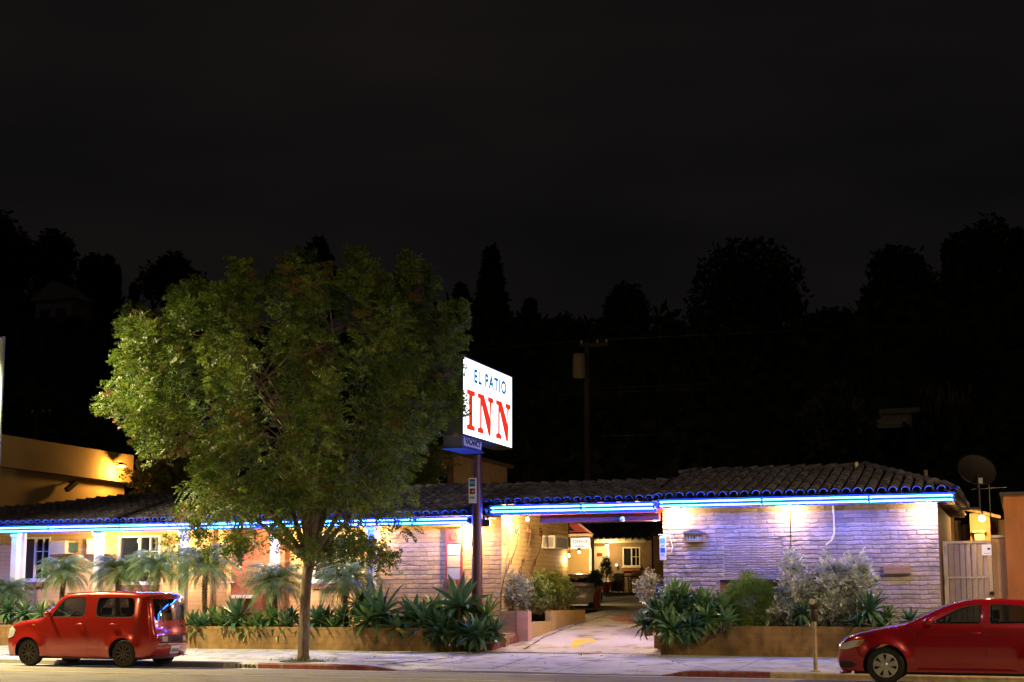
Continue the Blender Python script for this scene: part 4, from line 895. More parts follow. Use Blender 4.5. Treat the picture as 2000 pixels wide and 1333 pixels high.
# ================================================================ FAR HOUSES, UTILITY POLES
p = atY(783, 889, 50); q = atY(886, 950, 50)
hs = empty('hillside_house', ((p.x+q.x)/2, 50, 1), 'dim tan stucco house with one dark window behind the motel roof', 'house')
wn = opening(845, 874, 915, 950, 50)
MB().box((p.x-1, 50, 1), (q.x, 56, z_at(830, 890, 50))).build('wall', M('dim tan stucco', (.3,.2,.12), .9), hs); MB().box((p.x-1.2, 49.7, z_at(830, 888, 49.7)), (q.x+.2, 56.3, z_at(830, 882, 49.7))).build('roof', MT['tileunder'], hs)
MB().box((wn[0], 49.96, wn[2]-.4), (wn[1], 49.995, wn[3])).build('window', MT['dirtyglass'], hs); q2 = atY(835, 918, 49.9); MB().lathe([(.06,-.1),(.12,0),(.05,.1)], 10, (q2.x, 49.85, q2.z)).build('wall_lantern', MT['metaldark'], hs)
def on_hill(px, py):
    d = ray(px, py); t = 66.
    while t < 300 and CAM_H+d.z*t > hillz(d.x*t, d.y*t): t += .25
    return d.y*t
def far_house(a, b, t_, bt, Y, label, gable, wcol, nw, roofc=MT['tileunder']):
    Y = min(Y, on_hill((a+b)/2, bt))
    p = atY(a, t_, Y); q = atY(b, bt, Y); h_ = empty('hillside_house', ((p.x+q.x)/2, Y, q.z), label, 'house')
    MB().box((p.x, Y, q.z-.6), (q.x, Y+3, p.z)).build('wall', wcol, h_); m_ = MB(); c = (p.x+q.x)/2; o_ = .5
    if gable: m_.prism([(p.x-o_, p.z+.01), (q.x+o_, p.z+.01), (c, p.z+gable)], lambda u, v, t: (u, Y-.4+t, v), 3.4)
    else: m_.box((p.x-o_, Y-.5, p.z+.01), (q.x+o_, Y+8.5, p.z+.3))
    m_.build('roof', roofc, h_, fixn=True)
    for k in range(nw):
        x = p.x+(q.x-p.x)*(k+.6)/(nw+.2); MB().box((x-.55, Y-.05, p.z-2.4), (x+.55, Y-.005, p.z-.8)).build('window', MT['dirtyglass'], h_)
far_house(70, 140, 590, 604, 105, 'small pale house with a gable high on the dark hill at the left', 1.8, M('pale wall', (.3,.28,.25), .9), 2, M('pale roof', (.3,.26,.23), .9))
far_house(1698, 1782, 812, 850, 85, 'dim grey flat roofed house with a row of windows on the hill at the right', 0, M('grey wall', (.22,.23,.25), .9), 4, M('grey roof', (.16,.17,.18), .9))
def utility(px, top, Y, label, tr=True):
    c = atY(px, top, Y); g = hillz(c.x, Y); t = empty('utility_pole', (c.x, Y, g), label, 'utility pole')
    MB().lathe([(.17,0),(.12,c.z-g)], 10, (c.x, Y, g)).build('pole', MT['hillbark'], t, smooth=True)
    MB().box((c.x-.3, Y-.16, c.z-.25), (c.x+1., Y-.05, c.z-.1)).build('crossarm', MT['hillbark'], t)
    m_ = MB()
    for k in (-.2, .5, .9): m_.lathe([(.04,0),(.06,.06),(.03,.15)], 8, (c.x+k, Y-.1, c.z-.1))
    m_.build('insulators', MT['grey'], t)
    if tr:
        q = atY(px-15, top+22, Y-.4); m_ = MB(); m_.lathe([(.001,1.02),(.26,1.),(.27,.9),(.27,.04),(.24,0),(.001,0)], 20, (q.x, Y-.4, q.z-1.05)); m_.build('transformer', M('transformer grey', (.17,.15,.1), .7), t, ang=40)
    w_ = MB()
    for k, dz in ((-.2, .05), (.9, .05), (0, -2.2)):
        pts = [(c.x+k+s_*(i*4.), Y-.1+i*.3, c.z+dz-.01*i*(12-i)*.3) for s_ in (1,) for i in range(13)]; w_.tube(pts, .012, 4)
        pts = [(c.x+k-i*4., Y-.1+i*.2, c.z+dz-.01*i*(12-i)*.3) for i in range(13)]; w_.tube(pts, .012, 4)
    w_.build('wires', MT['metaldark'], t)
utility(1146, 668, 56, 'utility pole with a pale transformer drum above the carport roof')
utility(72, 803, 60, 'dark utility pole rising behind the yellow building at the left', False)
# ================================================================ PLANTS
def blade(mb, base, az, el, L_, W_, droop, fold=.25, n=6, tipw=.02, twist=0.):
    # one succulent leaf: a folded, tapering, curved blade
    p = Vector(base); e = el; ca, sa = math.cos(az), math.sin(az); sd = Vector((-sa, ca, 0)); b = len(mb.v)
    for i in range(n+1):
        t = i/n; wv = W_*(math.sin(math.pi*min(1, (t*.86+.14))**.9)*.98+tipw)*.5 if i < n else .003
        d = Vector((ca*math.cos(e), sa*math.cos(e), math.sin(e))); up = Vector((-ca*math.sin(e), -sa*math.sin(e), math.cos(e)))
        mb.v += [tuple(p+sd*wv+up*wv*fold*1.4), tuple(p-up*wv*.15), tuple(p-sd*wv+up*wv*fold*1.4)]
        p = p+d*(L_/n); e -= droop/n*(.4+1.2*t)
    mb.f += [(b+3*i+j, b+3*i+j+1, b+3*i+j+4, b+3*i+j+3) for i in range(n) for j in range(2)]
MT['agave'] = leafmat('agave leaf', (.035,.1,.05), (.1,.2,.1), .06, .32, .35, scale=5)
MT['agavelight'] = leafmat('pale agave leaf', (.07,.17,.05), (.2,.32,.1), .1, .35, .35, scale=5)
MT['dryleaf'] = M('dry leaf', (.22,.15,.08), .9)
def agave(nl, L_, W_, mat, el0=1.45, el1=-.8, droop=.9, seed=0, stem=.12):
    rs = random.Random(seed); mb = MB()
    for k in range(nl):
        t = (k+.5)/nl; az = k*2.39996+rs.uniform(-.15,.15); el = el0+(el1-el0)*t**.85+rs.uniform(-.08,.08)
        blade(mb, (math.cos(az)*.03, math.sin(az)*.03, stem+.04*(1-t)), az, el, L_*(.65+.35*math.sin(math.pi*(.25+.6*t)))*rs.uniform(.9,1.08), W_*rs.uniform(.85,1.1), droop*rs.uniform(.5,1.2)*(t+.2))
    st = MB().lathe([(.05,-.1),(.045,0),(.05,stem),(.02,stem+.08)], 8)
    return mb, st
protos = {}
def place_agave(kind, x, y, z, s_, rz, tilt, label, group='agaves in the planters'):
    P = {'big':(34,.6,.14,'agave',1), 'mid':(36,.46,.105,'agave',2), 'lite':(34,.42,.08,'agavelight',3), 'fine':(40,.42,.075,'agave',4), 'mid2':(38,.46,.105,'agavelight',5)}[kind]
    if kind not in protos:
        t = empty('agave', (0,0,0)); a, b = agave(P[0], P[1], P[2], None, seed=P[4]); a.build('leaves', MT[P[3]], t, smooth=True); b.build('stem', MT['dryleaf'], t, smooth=True); protos[kind] = t; o = t
    else: o = copy_tree(protos[kind])
    o.location = (x, y, z); o.rotation_euler = (tilt, 0, rz); o.scale = (s_*random.uniform(.9,1.1), s_*random.uniform(.9,1.1), s_*random.uniform(.82,1.15)); o.rotation_euler[1] = random.uniform(-.2,.2); tag(o, label, 'agave', group); return o
random.seed(11)
AG = [ # px, py of the rosette centre, radius px, kind, Y, label
 (388,1222,26,'mid',33.2,'agave between the two at the tail of the orange red car, hanging over the wall'),(420,1206,26,'lite',33.7,'pale agave at the foot of the shaggy fourth palm'),(452,1226,26,'fine',33.2,'low agave hanging over the wall left of the broad dark agave'),(484,1228,24,'mid2',33.2,'agave drooping over the wall right of the broad dark agave'),(515,1226,24,'fine',33.2,'small agave drooping over the wall under the red brick pier'),(604,1226,26,'mid2',33.2,'low agave at the wall just right of the street tree trunk'),(640,1208,26,'mid',33.6,'agave behind the wall under the double window right of the tree'),(722,1220,34,'mid2',33.2,'green agave hanging over the wall left of the first very large agave'),(782,1232,36,'fine',33.15,'low fine agave hanging over the wall right of the first very large agave'),(866,1244,34,'mid',33.05,'dark agave hanging lowest over the wall end near the sign pole'),
 (372,1212,24,'mid2',33.3,'small agave peeking out just right of the orange red car'),(402,1222,26,'fine',33.25,'low agave under the leaves of the fourth palm, spilling over the ochre wall'),
 (437,1215,26,'mid2',33.4,'yellowish agave between the shaggy palm and the broad dark agave'),(468,1208,38,'mid',33.3,'broad dark agave below the red brick pier'),
 (500,1218,27,'lite',33.25,'pale narrow leaved agave directly under the red brick pier'),(528,1205,30,'lite',33.4,'light green agave left of the drooping palm behind the street tree'),
 (557,1222,28,'fine',33.25,'dark low agave just left of the street tree trunk'),(570,1200,24,'mid',33.7,'grey green agave half hidden by the street tree trunk'),
 (623,1208,30,'mid',33.3,'agave immediately right of the street tree trunk'),(650,1222,26,'lite',33.25,'yellow green drooping agave at the wall under the rightmost palm'),
 (672,1205,27,'fine',33.5,'small agave at the foot of the rightmost palm'),(700,1190,34,'fine',33.6,'blue grey agave between the rightmost palm and the first big agave'),
 (752,1208,66,'big',33.35,'very large blue green agave in front of the left half of the pink wall'),(806,1212,40,'mid',33.3,'green agave between the two biggest rosettes'),
 (833,1228,42,'fine',33.2,'low dark agave spilling over the wall left of the sign pole'),(850,1196,34,'mid2',33.9,'light green agave against the pink wall left of the largest rosette'),
 (897,1192,66,'big',33.3,'very large dark agave right in front of the sign pole'),(868,1226,38,'fine',33.1,'dark agave tucked below the rosette at the sign pole'),
 (937,1246,52,'mid',32.8,'grey agave at ground level at the driveway end of the long planter'),(950,1212,34,'lite',33.6,'bushy light agave right of the sign pole'),(962,1236,30,'fine',33.1,'small agave at the very edge of the driveway'),(905,1240,34,'fine',32.95,'low agave under the sign pole rosette near the pavement'),
 (14,1192,26,'mid',33.3,'agave at the left edge of the picture beside the leftmost palm'),(50,1198,26,'fine',33.3,'agave behind the front bumper of the orange red car'),(80,1196,26,'lite',33.4,'pale agave behind the bonnet of the orange red car'),(108,1200,26,'mid',33.3,'dark agave behind the windscreen of the orange red car')]
for px, py, r_, kind, Y, lab in AG:
    c = atY(px, py, Y); s_ = r_/(74 if px < 700 else 76)/{'big':.66,'mid':.5,'mid2':.5,'lite':.46,'fine':.46}[kind]
    s_ *= 1.48 if r_ < 50 else 1.12; place_agave(kind, c.x, Y, c.z-.1*s_-(.1 if px < 700 else 0), s_, random.uniform(0,6), R(-10 if r_ < 60 else -22), lab)
DR = [(1272,1192),(1303,1186),(1286,1213),(1318,1190),(1312,1165),(1336,1172),(1340,1205),(1307,1228),(1362,1186),(1356,1222),(1384,1176),(1388,1208),(1334,1236),(1410,1192),(1412,1216),(1268,1220)]
wh = ['topmost left','lower','bottom','middle']
DL = ['leafy rosette at the left tip of the cluster beside the driveway','rosette at the top left of the driveway cluster, under the navy yard sign','rosette low on the left of the driveway cluster','rosette in the heart of the left half of the driveway cluster',
 'upright rosette on top of the cluster near the corner of the right block','bright upright rosette on top of the driveway cluster below the address plaque','rosette in the very middle of the driveway cluster','rosette hanging low over the left end of the right planter wall',
 'rosette right of the middle of the driveway cluster','rosette drooping over the right planter wall right of the lowest one','upper rosette towards the right end of the driveway cluster','rosette low towards the right end of the driveway cluster',
 'lowest rosette of the driveway cluster, hanging over the planter wall','rosette at the right end of the driveway cluster beside the round green bush','small dark rosette under the right end of the driveway cluster','lowest rosette at the far left of the driveway cluster']
for i, ((px, py), lab) in enumerate(zip(DR, DL)):
    Y = 33.5-(py-1165)*.012; c = atY(px, py, Y); place_agave('mid2' if i % 3 else 'mid', c.x, Y, c.z-.12, .98+.08*(i % 3), random.uniform(0,6), R(-14-(py-1165)*.5), lab, 'leafy rosettes beside the driveway')
for px, py, r_, k, lab in ((1698,1200,40,'mid','agave under the silvery shrub, left of the red saloon'),(1738,1204,30,'lite','pale agave just behind the bonnet of the red saloon'),(1672,1224,36,'fine','dark low agave hanging over the wall left of the red saloon'),(1570,1200,30,'mid','blue green agave behind the parking meter'),(1720,1232,32,'fine','dark agave hidden low behind the nose of the red saloon'),(1780,1215,30,'mid','agave behind the windscreen of the red saloon')):
    Y = 33.3; c = atY(px, py, Y); place_agave(k, c.x, Y, c.z-.1, 1.2*r_/84/{'mid':.5,'lite':.46,'fine':.46}[k], random.uniform(0,6), R(-14), lab)
# ---- palms
MT['palmleaf'] = leafmat('palm leaf', (.05,.11,.04), (.13,.2,.07), .15, .45, .3, scale=3, extra=((.3,.24,.06), 2.2, .62))
def palm_mesh(nf, FL, seed):
    rs = random.Random(seed); mb = MB(); rc = MB()
    for k in range(nf):
        t = k/nf; az = k*2.39996+rs.uniform(-.2,.2); el = 1.4-1.75*t+rs.uniform(-.1,.1); p = Vector((math.cos(az)*.05, math.sin(az)*.05, 0)); e = el; n = 17; L_ = FL*rs.uniform(.85,1.1); pts = []
        for i in range(n+1):
            d = Vector((math.cos(az)*math.cos(e), math.sin(az)*math.cos(e), math.sin(e))); pts.append(tuple(p)); sd = Vector((-math.sin(az), math.cos(az), 0)); up = sd.cross(d)*-1
            if up.z < 0: up = -up
            if i > 1:
                for q in range(2):
                    for s_ in (-1, 1):
                        tt = (i+q*.5)/n; ll = L_*.34*math.sin(math.pi*min(1, .12+.82*tt))*rs.uniform(.85,1.1); dd = (sd*s_*.82+d*.55+up*.18+Vector((0,0,-.35))).normalized()
                        b = len(mb.v); c0 = p+d*(L_/n*.5*q); wv = d*.0085; c1 = c0+dd*ll*.5; c2 = c0+(dd+Vector((0,0,-.4))).normalized()*ll
                        mb.v += [tuple(c0-wv*.5), tuple(c0+wv*.5), tuple(c1+wv), tuple(c1-wv), tuple(c2)]; mb.f += [(b,b+1,b+2,b+3), (b+3,b+2,b+4)]
            p = p+d*(L_/n); e -= (1.95-.4*t)/n*(.5+1.*i/n)
        rc.tube(pts, [.014*(1-i/(n+3)) for i in range(n+1)], 5)
    return mb, rc
palmp = {}
def palm(px, py, Y, s_, label, v):
    c = atY(px, py+10, Y); s_ *= .93+.1*math.sin(px); h_ = c.z-.72; t = empty('pygmy_palm', (c.x, Y, .72), label, 'palm', 'small palms in the porch planter')
    if v not in palmp:
        a, b = palm_mesh(54, 1.15, v); la = a.build('fronds', MT['palmleaf'], None); lb_ = b.build('frond_stalks', MT['palmleaf'], None, smooth=True)
    else: la, lb_ = [o.copy() for o in palmp[v]]; [col.objects.link(o) for o in (la, lb_)]
    palmp[v] = (la, lb_)
    for o in (la, lb_): o.parent = t; o.location = (0, 0, h_); o.scale = (s_,)*3; o.rotation_euler = (0, 0, px*.7)
    tr = MB(); n = 22
    for i in range(n): z = h_*i/n; tr.lathe([(.055+.015*(i/n), z), (.07+.04*(i/n), z+h_/n*.8), (.05, z+h_/n)], 9, (.02*math.sin(i*.35), .015*math.cos(i*.4), 0))
    o = tr.build('trunk', MT['palmbark'], None); o.parent = t
    dk = MB(); rs = random.Random(px)
    for k in range(46): az = rs.uniform(0, 6.28); blade(dk, (math.cos(az)*.06, math.sin(az)*.06, h_-.05-rs.uniform(0,.15)), az, -.35-rs.uniform(0,.5), rs.uniform(.4,.8)*s_, .026, 1.4, n=5)
    o = dk.build('dead_fronds', MT['dryleaf'], None); o.parent = t
for px, py, s_, lab, v in ((12,1150,.85,'leftmost small palm at the edge of the picture',1),(124,1108,.95,'small palm in front of the first air conditioner',2),(232,1108,.95,'small palm just right of the second white porch post',3),(306,1098,1.0,'small palm under the double white window with a thick shaggy trunk',1),
    (402,1096,1.05,'bushy small palm between the third porch post and the red brick pier',2),(538,1128,1.05,'small palm drooping in front of the red brick pier, left of the street tree trunk',3),(676,1122,1.08,'rightmost small palm, under the window right of the street tree trunk',1)):
    palm(px, py, 33.75, s_, lab, v)
# ---- leaf clouds with numpy
def leaves(P, D, Nn, Ls, Ws):
    D = D/np.linalg.norm(D, axis=1, keepdims=True); S = np.cross(D, Nn); S /= np.linalg.norm(S, axis=1, keepdims=True)+1e-9
    Up = np.cross(S, D)
    a = P; b = P+D*Ls[:, None]*.5+S*Ws[:, None]*.5-Up*Ls[:, None]*.03; c = P+D*Ls[:, None]-Up*Ls[:, None]*.1; d = P+D*Ls[:, None]*.5-S*Ws[:, None]*.5-Up*Ls[:, None]*.03
    V = np.stack([a, b, c, d], 1).reshape(-1, 3); return V, np.arange(len(V)).reshape(-1, 4)
def unit(n, rs): v = rs.normal(size=(n, 3)); return v/np.linalg.norm(v, axis=1, keepdims=True)
def sprigs(base, axis, rs, pairs=6, L_=.28, leaf=.065, wd=.026, droop=.25):
    n = len(base); axis = axis/np.linalg.norm(axis, axis=1, keepdims=True); nn = unit(n, rs); S = np.cross(axis, nn); S /= np.linalg.norm(S, axis=1, keepdims=True)
    Up = np.cross(S, axis); Ps, Ds, Ns = [], [], []
    for k in range(pairs):
        t = (k+1)/pairs; c = base+axis*(L_*t)+np.array([0,0,-1.])*L_*droop*t*t
        for s_ in (-1, 1): Ps.append(c); Ds.append(S*s_*.85+axis*.55+np.array([0,0,-.2])+rs.normal(size=(n,3))*.15); Ns.append(Up+rs.normal(size=(n,3))*.25)
    Ps.append(base+axis*L_+np.array([0,0,-1.])*L_*droop); Ds.append(axis+np.array([0,0,-.3])); Ns.append(Up)
    P = np.concatenate(Ps); m = len(P); return leaves(P, np.concatenate(Ds), np.concatenate(Ns), leaf*rs.uniform(.7,1.2,m), wd*rs.uniform(.8,1.2,m))
# ---- street tree
TY = 28.85; tb_ = atY(592, 1296, TY); TX = tb_.x; TZ = pavz(TX, TY)
tree = empty('street_tree', (TX, TY, TZ), 'large bushy street tree with small green and rusty leaves at the kerb before the porch', 'tree')
ENV = [(200,785),(246,748),(234,690),(240,612),(272,598),(300,648),(350,585),(372,560),(392,590),(440,548),(470,512),(500,560),(545,545),(575,505),(605,498),(640,570),(668,560),(690,488),(725,535),(750,560),(782,508),(815,505),(838,560),(842,640),(880,592),(898,606),(888,650),(902,680),(880,740),(888,800),(855,860),(820,900),(790,965),(775,1010),(720,1035),(690,1075),(660,1045),(600,1075),(500,1040),(470,1062),(400,1000),(330,975),(270,905),(262,850),(205,822)]
EN = [(atY(a, b, TY).x, atY(a, b, TY).z) for a, b in ENV]
def inpoly(x, z, poly):
    c = False; n = len(poly); j = n-1
    for i in range(n):
        xi, zi = poly[i]; xj, zj = poly[j]
        if (zi > z) != (zj > z) and x < (xj-xi)*(z-zi)/(zj-zi)+xi: c = not c
        j = i
    return c
cxm = atY(570, 0, TY).x; czm = atY(570, 800, TY).z; RD = 3.9
rs = np.random.RandomState(5); rnd = random.Random(5)
def to_px(x, y, z):
    a = x*_c+y*_s; b = -x*_s+y*_c; z -= CAM_H; zc = b*_ct+z*_st; return 1000+F_PX*a/zc, CY-F_PX*(z*_ct-b*_st)/zc
def in_crown(x, y, z, shrink=1.):
    u, v = to_px(x, y, z)
    if not inpoly(570+(u-570)/min(1.03, shrink+.03), 800+(v-800)/min(1.03, shrink+.03), ENV): return False
    dy = (y-TY)/RD
    if abs(dy) >= 1: return False
    k = math.sqrt(1-dy*dy)*shrink; k = .25+.75*k if k > .3 else k*1.6
    return inpoly(cxm+(x-cxm)/k, czm+(z-czm)/k, EN)
# trunk and limbs
trk = MB(); trk.tube([(TX, TY, TZ-.1), (TX+.0, TY, TZ+.15), (TX+.02, TY, TZ+1.3), (TX+.04, TY+.02, TZ+1.9), (TX+.11, TY+.03, TZ+2.35)], [.19,.135,.118,.12,.135], 14)
trk.build('trunk', MT['bark'], tree, smooth=True)
lim = MB(); fork = Vector((TX+.1, TY, TZ+2.25)); tips = []
def limb(a, b, r0, r1, bend=.3, n=7):
    a = Vector(a); b = Vector(b); pts = []; off = Vector((rnd.uniform(-1,1), rnd.uniform(-1,1), rnd.uniform(-.3,1)))*bend
    for i in range(n+1): t = i/n; pts.append(a.lerp(b, t)+off*math.sin(math.pi*t)*(b-a).length*.25)
    lim.tube(pts, [r0+(r1-r0)*i/n for i in range(n+1)], 7, caps=False); return pts
mains = []
for px, py, dy in ((300,800,-.8),(400,640,1.2),(520,600,-1.6),(600,560,.6),(700,560,-1.),(790,600,1.4),(860,720,-.4),(780,880,1.),(350,930,1.),(600,700,-2.6),(500,760,2.6),(720,720,2.6)):
    q = atY(px, py, TY); e = Vector((q.x, TY+dy, q.z)); e = fork.lerp(e, .82); pts = limb(fork, e, .072, .018, .35, 9); mains.append(pts)
    for k in range(3, 9):
        p = pts[k]; nb = 2
        for j in range(nb):
            d = Vector((rnd.gauss(0,1), rnd.gauss(0,1), rnd.uniform(.1,1.4))).normalized(); q2 = p+d*rnd.uniform(.8,1.6)
            if in_crown(*q2): pp = limb(p, q2, .025, .008, .3, 4); tips += pp[2:]
        tips.append(p)
# shoots filling the crown
bases, axes = [], []
def add_shoot(p, d, Ln, rad, ns):
    for k in range(ns):
        t = (k+rnd.random())/ns; c = p+d*Ln*t; a = rnd.uniform(0, 6.283); s1 = d.orthogonal().normalized(); s2 = d.cross(s1); r_ = s1*math.cos(a)+s2*math.sin(a)
        bases.append(tuple(c+r_*rad*.15*rnd.random())); axes.append(tuple(r_*.9+d*.55))
cnt = 0; xs_ = [p[0] for p in EN]; zs_ = [p[1] for p in EN]
gap = lambda x, y, z: math.sin(x*3.4+y*1.9)+.9*math.sin(z*1.9-y*2.6+1+x*.6)+math.sin(x*1.9-z*1.1+y*3.1+2)
while cnt < 520:
    x, y, z = rnd.uniform(min(xs_), max(xs_)), rnd.uniform(TY-RD, TY+RD), rnd.uniform(min(zs_), max(zs_))
    if not in_crown(x, y, z, .9) or gap(x, y, z) < -.1: continue
    if in_crown(x, y, z, .62) and rnd.random() < .55: continue
    c0 = Vector((cxm, TY, czm-2.2)); d = ((Vector((x, y, z))-c0).normalized()*.6+Vector((0,0,.95))+Vector((rnd.gauss(0,.2), rnd.gauss(0,.2), 0))).normalized()
    Ln = rnd.uniform(.7, 1.35); p = Vector((x, y, z)); q = p+d*Ln
    if not in_crown(q.x, q.y, q.z, .97): Ln *= .3
    add_shoot(p, d, Ln, .2, int(24*Ln)); cnt += 1
    if cnt % 3 == 0:
        m = min(mains, key=lambda M_: min((v-p).length for v in M_)); v = min(m[3:], key=lambda u: (u-p).length)
        if (v-p).length < 2.2: limb(v, p, .012, .005, .2, 3)
    lim.tube([p, p+d*Ln], [.006, .002], 4, caps=False)
k = 0
while k < 150:
    x, y, z = rnd.uniform(min(xs_), max(xs_)), rnd.uniform(TY-3, TY+3), rnd.uniform(czm-.8, max(zs_))
    if in_crown(x, y, z, .93) and not in_crown(x, y, z, .78):
        p = Vector((x, y, z)); d = ((p-Vector((cxm, TY, czm-1.2))).normalized()*.55+Vector((0,0,.75))).normalized(); Ln = rnd.uniform(.45, .95)
        if in_crown(*(p+d*Ln*.75), 1.03): add_shoot(p, d, Ln, .16, 22); lim.tube([p, p+d*Ln], [.008,.002], 4, caps=False); k += 1
for k in range(90):
    p = atY(rnd.uniform(350, 780), rnd.uniform(950, 1062), TY+rnd.uniform(-2, 2)); d = Vector((rnd.gauss(0,.6), rnd.gauss(0,.6), rnd.uniform(-.5,.4))).normalized(); add_shoot(p, d, rnd.uniform(.35,.6), .2, 12); lim.tube([p, p+d*.5], [.006,.002], 4, caps=False)
    v = min([q for M_ in mains for q in M_[2:]], key=lambda u: (u-p).length)
    if (v-p).length < 2.6: limb(v, p, .012, .005, .2, 4)
for a, b, dy in (((262,700),(262,600),0),((470,560),(472,512),.4),((597,550),(597,498),-.3),((692,560),(694,488),.2),((800,580),(800,505),-.2),((828,600),(822,515),.5),((893,650),(893,593),0),((250,790),(200,785),.3),((240,760),(252,742),-.3),((575,560),(580,505),.6),((385,590),(378,550),0),((300,650),(292,615),.2),((872,790),(898,784),0),((700,1030),(690,1080),-.4),((720,1050),(745,1095),-.5),((650,1040),(640,1085),.4),((470,1040),(455,1075),0),((355,560),(350,600),.5),((540,575),(540,540),1),((740,575),(742,535),-1),((640,590),(655,555),1)):
    p = atY(*a, TY+dy); q = atY(*b, TY+dy); add_shoot(p, (q-p).normalized(), (q-p).length*1.05, .3, 70); lim.tube([p, q], [.012,.003], 4, caps=False)
limb(fork+Vector((0,0,-.2)), atY(700, 1085, TY-.3), .02, .008, .5, 6); limb(fork+Vector((0,0,-.5)), atY(520, 1095, TY), .016, .006, .3, 6)
q0 = atY(735, 1090, TY-.2); limb(fork+Vector((0,0,-.1)), q0, .02, .008, .2, 6); q1 = atY(845, 1111, TY-.2); limb(q0, q1, .01, .004, .1, 5); add_shoot(q0, (q1-q0).normalized(), .35, .2, 12)
add_shoot(atY(755, 1098, TY-.2), Vector((.9,0,.2)).normalized(), .3, .2, 10)
lim.build('limbs', MT['bark'], tree, smooth=True)
MT['treeleaf'] = leafmat('street tree leaf', (.035,.09,.012), (.19,.26,.035), .3, .62, .45, scale=1.4, extra=((.2,.1,.03), .8, .59))
B = np.array(bases); A = np.array(axes); V, Fq = sprigs(B, A, rs, 6, .27, .088, .038)
mk('leaves', V, Fq, MT['treeleaf'], tree)
lr = np.random.RandomState(8); n = 330; X = np.concatenate([TX+lr.normal(0,3.2,n//2), lr.uniform(-24,-2,n-n//2)]); Yl = np.concatenate([lr.uniform(28.2,32.9,n//2), 32.95-np.abs(lr.normal(0,.3,n-n//2))])
P = np.stack([X, Yl, [pavz(a, b)+.012 for a, b in zip(X, Yl)]], 1); D = np.stack([lr.normal(0,1,n), lr.normal(0,1,n), lr.uniform(0,.3,n)], 1); V, Fq = leaves(P, D, np.array([0,0,1.])+lr.normal(0,.3,(n,3)), lr.uniform(.04,.1,n), lr.uniform(.02,.045,n)); tag(mk('fallen_leaves', V, Fq, MT['dryleaf'], None), 'dry leaves scattered over the pavement', 'leaf litter', kind='stuff')
# earth around the tree
q0, q1 = XY(556, 28.6), XY(640, 28.6)
mb = MB(); mb.v = [(TX+(.55+.1*math.sin(5*k))*math.cos(k*.5236)*1.1, 28.83+(.5)*math.sin(k*.5236), pavz(TX+.6*math.cos(k*.5236), 28.83+.5*math.sin(k*.5236))+.008) for k in range(12)]; mb.f = [tuple(range(12))]; struct(mb.build('tree_pit', MT['soil']))
ground_line(seg((XY(436, 29.3), 29.3), (XY(556, 29.05), 29.05), 10), pavz, .05, 'paving_joint'); ground_line(seg((XY(640, 29.2), 29.2), (XY(780, 29.2), 29.2), 10), pavz, .05, 'paving_joint')
gr = np.random.RandomState(3); n = 260; P = np.stack([TX+gr.normal(0,.35,n), 28.85+gr.normal(0,.18,n), np.full(n, pavz(TX, 28.85)+.008)], 1); D = np.stack([gr.normal(0,.5,n), gr.normal(0,.5,n), np.ones(n)], 1)
V, Fq = leaves(P, D, unit(n, gr), gr.uniform(.04,.12,n), np.full(n, .012)); tag(mk('weeds', V, Fq, MT['agavelight'], None), 'small weeds at the foot of the street tree', 'weeds', kind='stuff')
# ---- shrubs
def shrub(name, c, rx, ry, rz, n, leaf, wd, mat, label, cat='shrub', seed=1, mode='round', stems=6, z0=None, group=None, hollow=.55, droop=.3, LL=.18, pairs=4, top=None):
    rs = np.random.RandomState(seed); t = empty(name, (c[0], c[1], z0 if z0 is not None else c[2]-rz), label, cat, group); d = unit(n, rs); r_ = (hollow+(1-hollow)*rs.rand(n))[:, None]
    lump = 1+.18*np.sin(d[:, :1]*7+seed)+.14*np.sin(d[:, 1:2]*9+d[:, 2:3]*8+seed*2)
    P = np.array(c)+d*r_*lump*np.array([rx, ry, rz]); P = P[P[:, 2] > (z0 or -9)+.02]; d = d[:len(P)]*0+(P-np.array(c))/np.array([rx, ry, rz]); 
    ax_ = d*.7+np.array([0,0,.55])+rs.normal(size=d.shape)*.35
    if mode == 'willow':
        ax_ = d*1.+np.array([0,0,.1])+rs.normal(size=d.shape)*.2; V, Fq = sprigs(P, ax_, rs, 5, .2, leaf, wd, .8)
    else: V, Fq = sprigs(P, ax_, rs, pairs, LL, leaf, wd, droop)
    mk('foliage', V, Fq, mat, t); st = MB(); r2 = random.Random(seed)
    for k in range(stems):
        a = r2.uniform(0, 6.28); b0 = (c[0]+rx*.35*math.cos(a), c[1]+ry*.3*math.sin(a), (z0 if z0 is not None else c[2]-rz)-.05); e = Vector(c)+Vector((rx*.6*math.cos(a), ry*.6*math.sin(a), rz*.4)); m_ = Vector(b0).lerp(e, .5)+Vector((.04,0,.05)); st.tube([b0, m_, e], [.022,.015,.006], 6)
    st.build('stems', MT['pinestem'], t, smooth=True); return t
MT['bushleaf'] = leafmat('bright bush leaf', (.08,.16,.03), (.2,.3,.06), .2, .45, .35, scale=3)
MT['silver'] = leafmat('silvery variegated leaf', (.36,.42,.38), (.75,.75,.7), .15, .5, .3, scale=5, extra=((.1,.15,.07), 2.5, .55))
MT['hedgeleaf'] = leafmat('hedge leaf', (.07,.12,.025), (.18,.22,.06), .2, .4, .4, scale=3)
MT['greyleaf'] = leafmat('grey green leaf', (.13,.16,.12), (.3,.32,.24), .15, .5, .4, scale=3)
c = atY(1466, 1172, 33.7); shrub('round_bush', (c.x, 33.7, c.z), .5, .42, .55, 1500, .13, .012, MT['bushleaf'], 'round bright green bush with thin drooping leaves in the right planter', mode='willow', seed=2, z0=ZPR-.03)
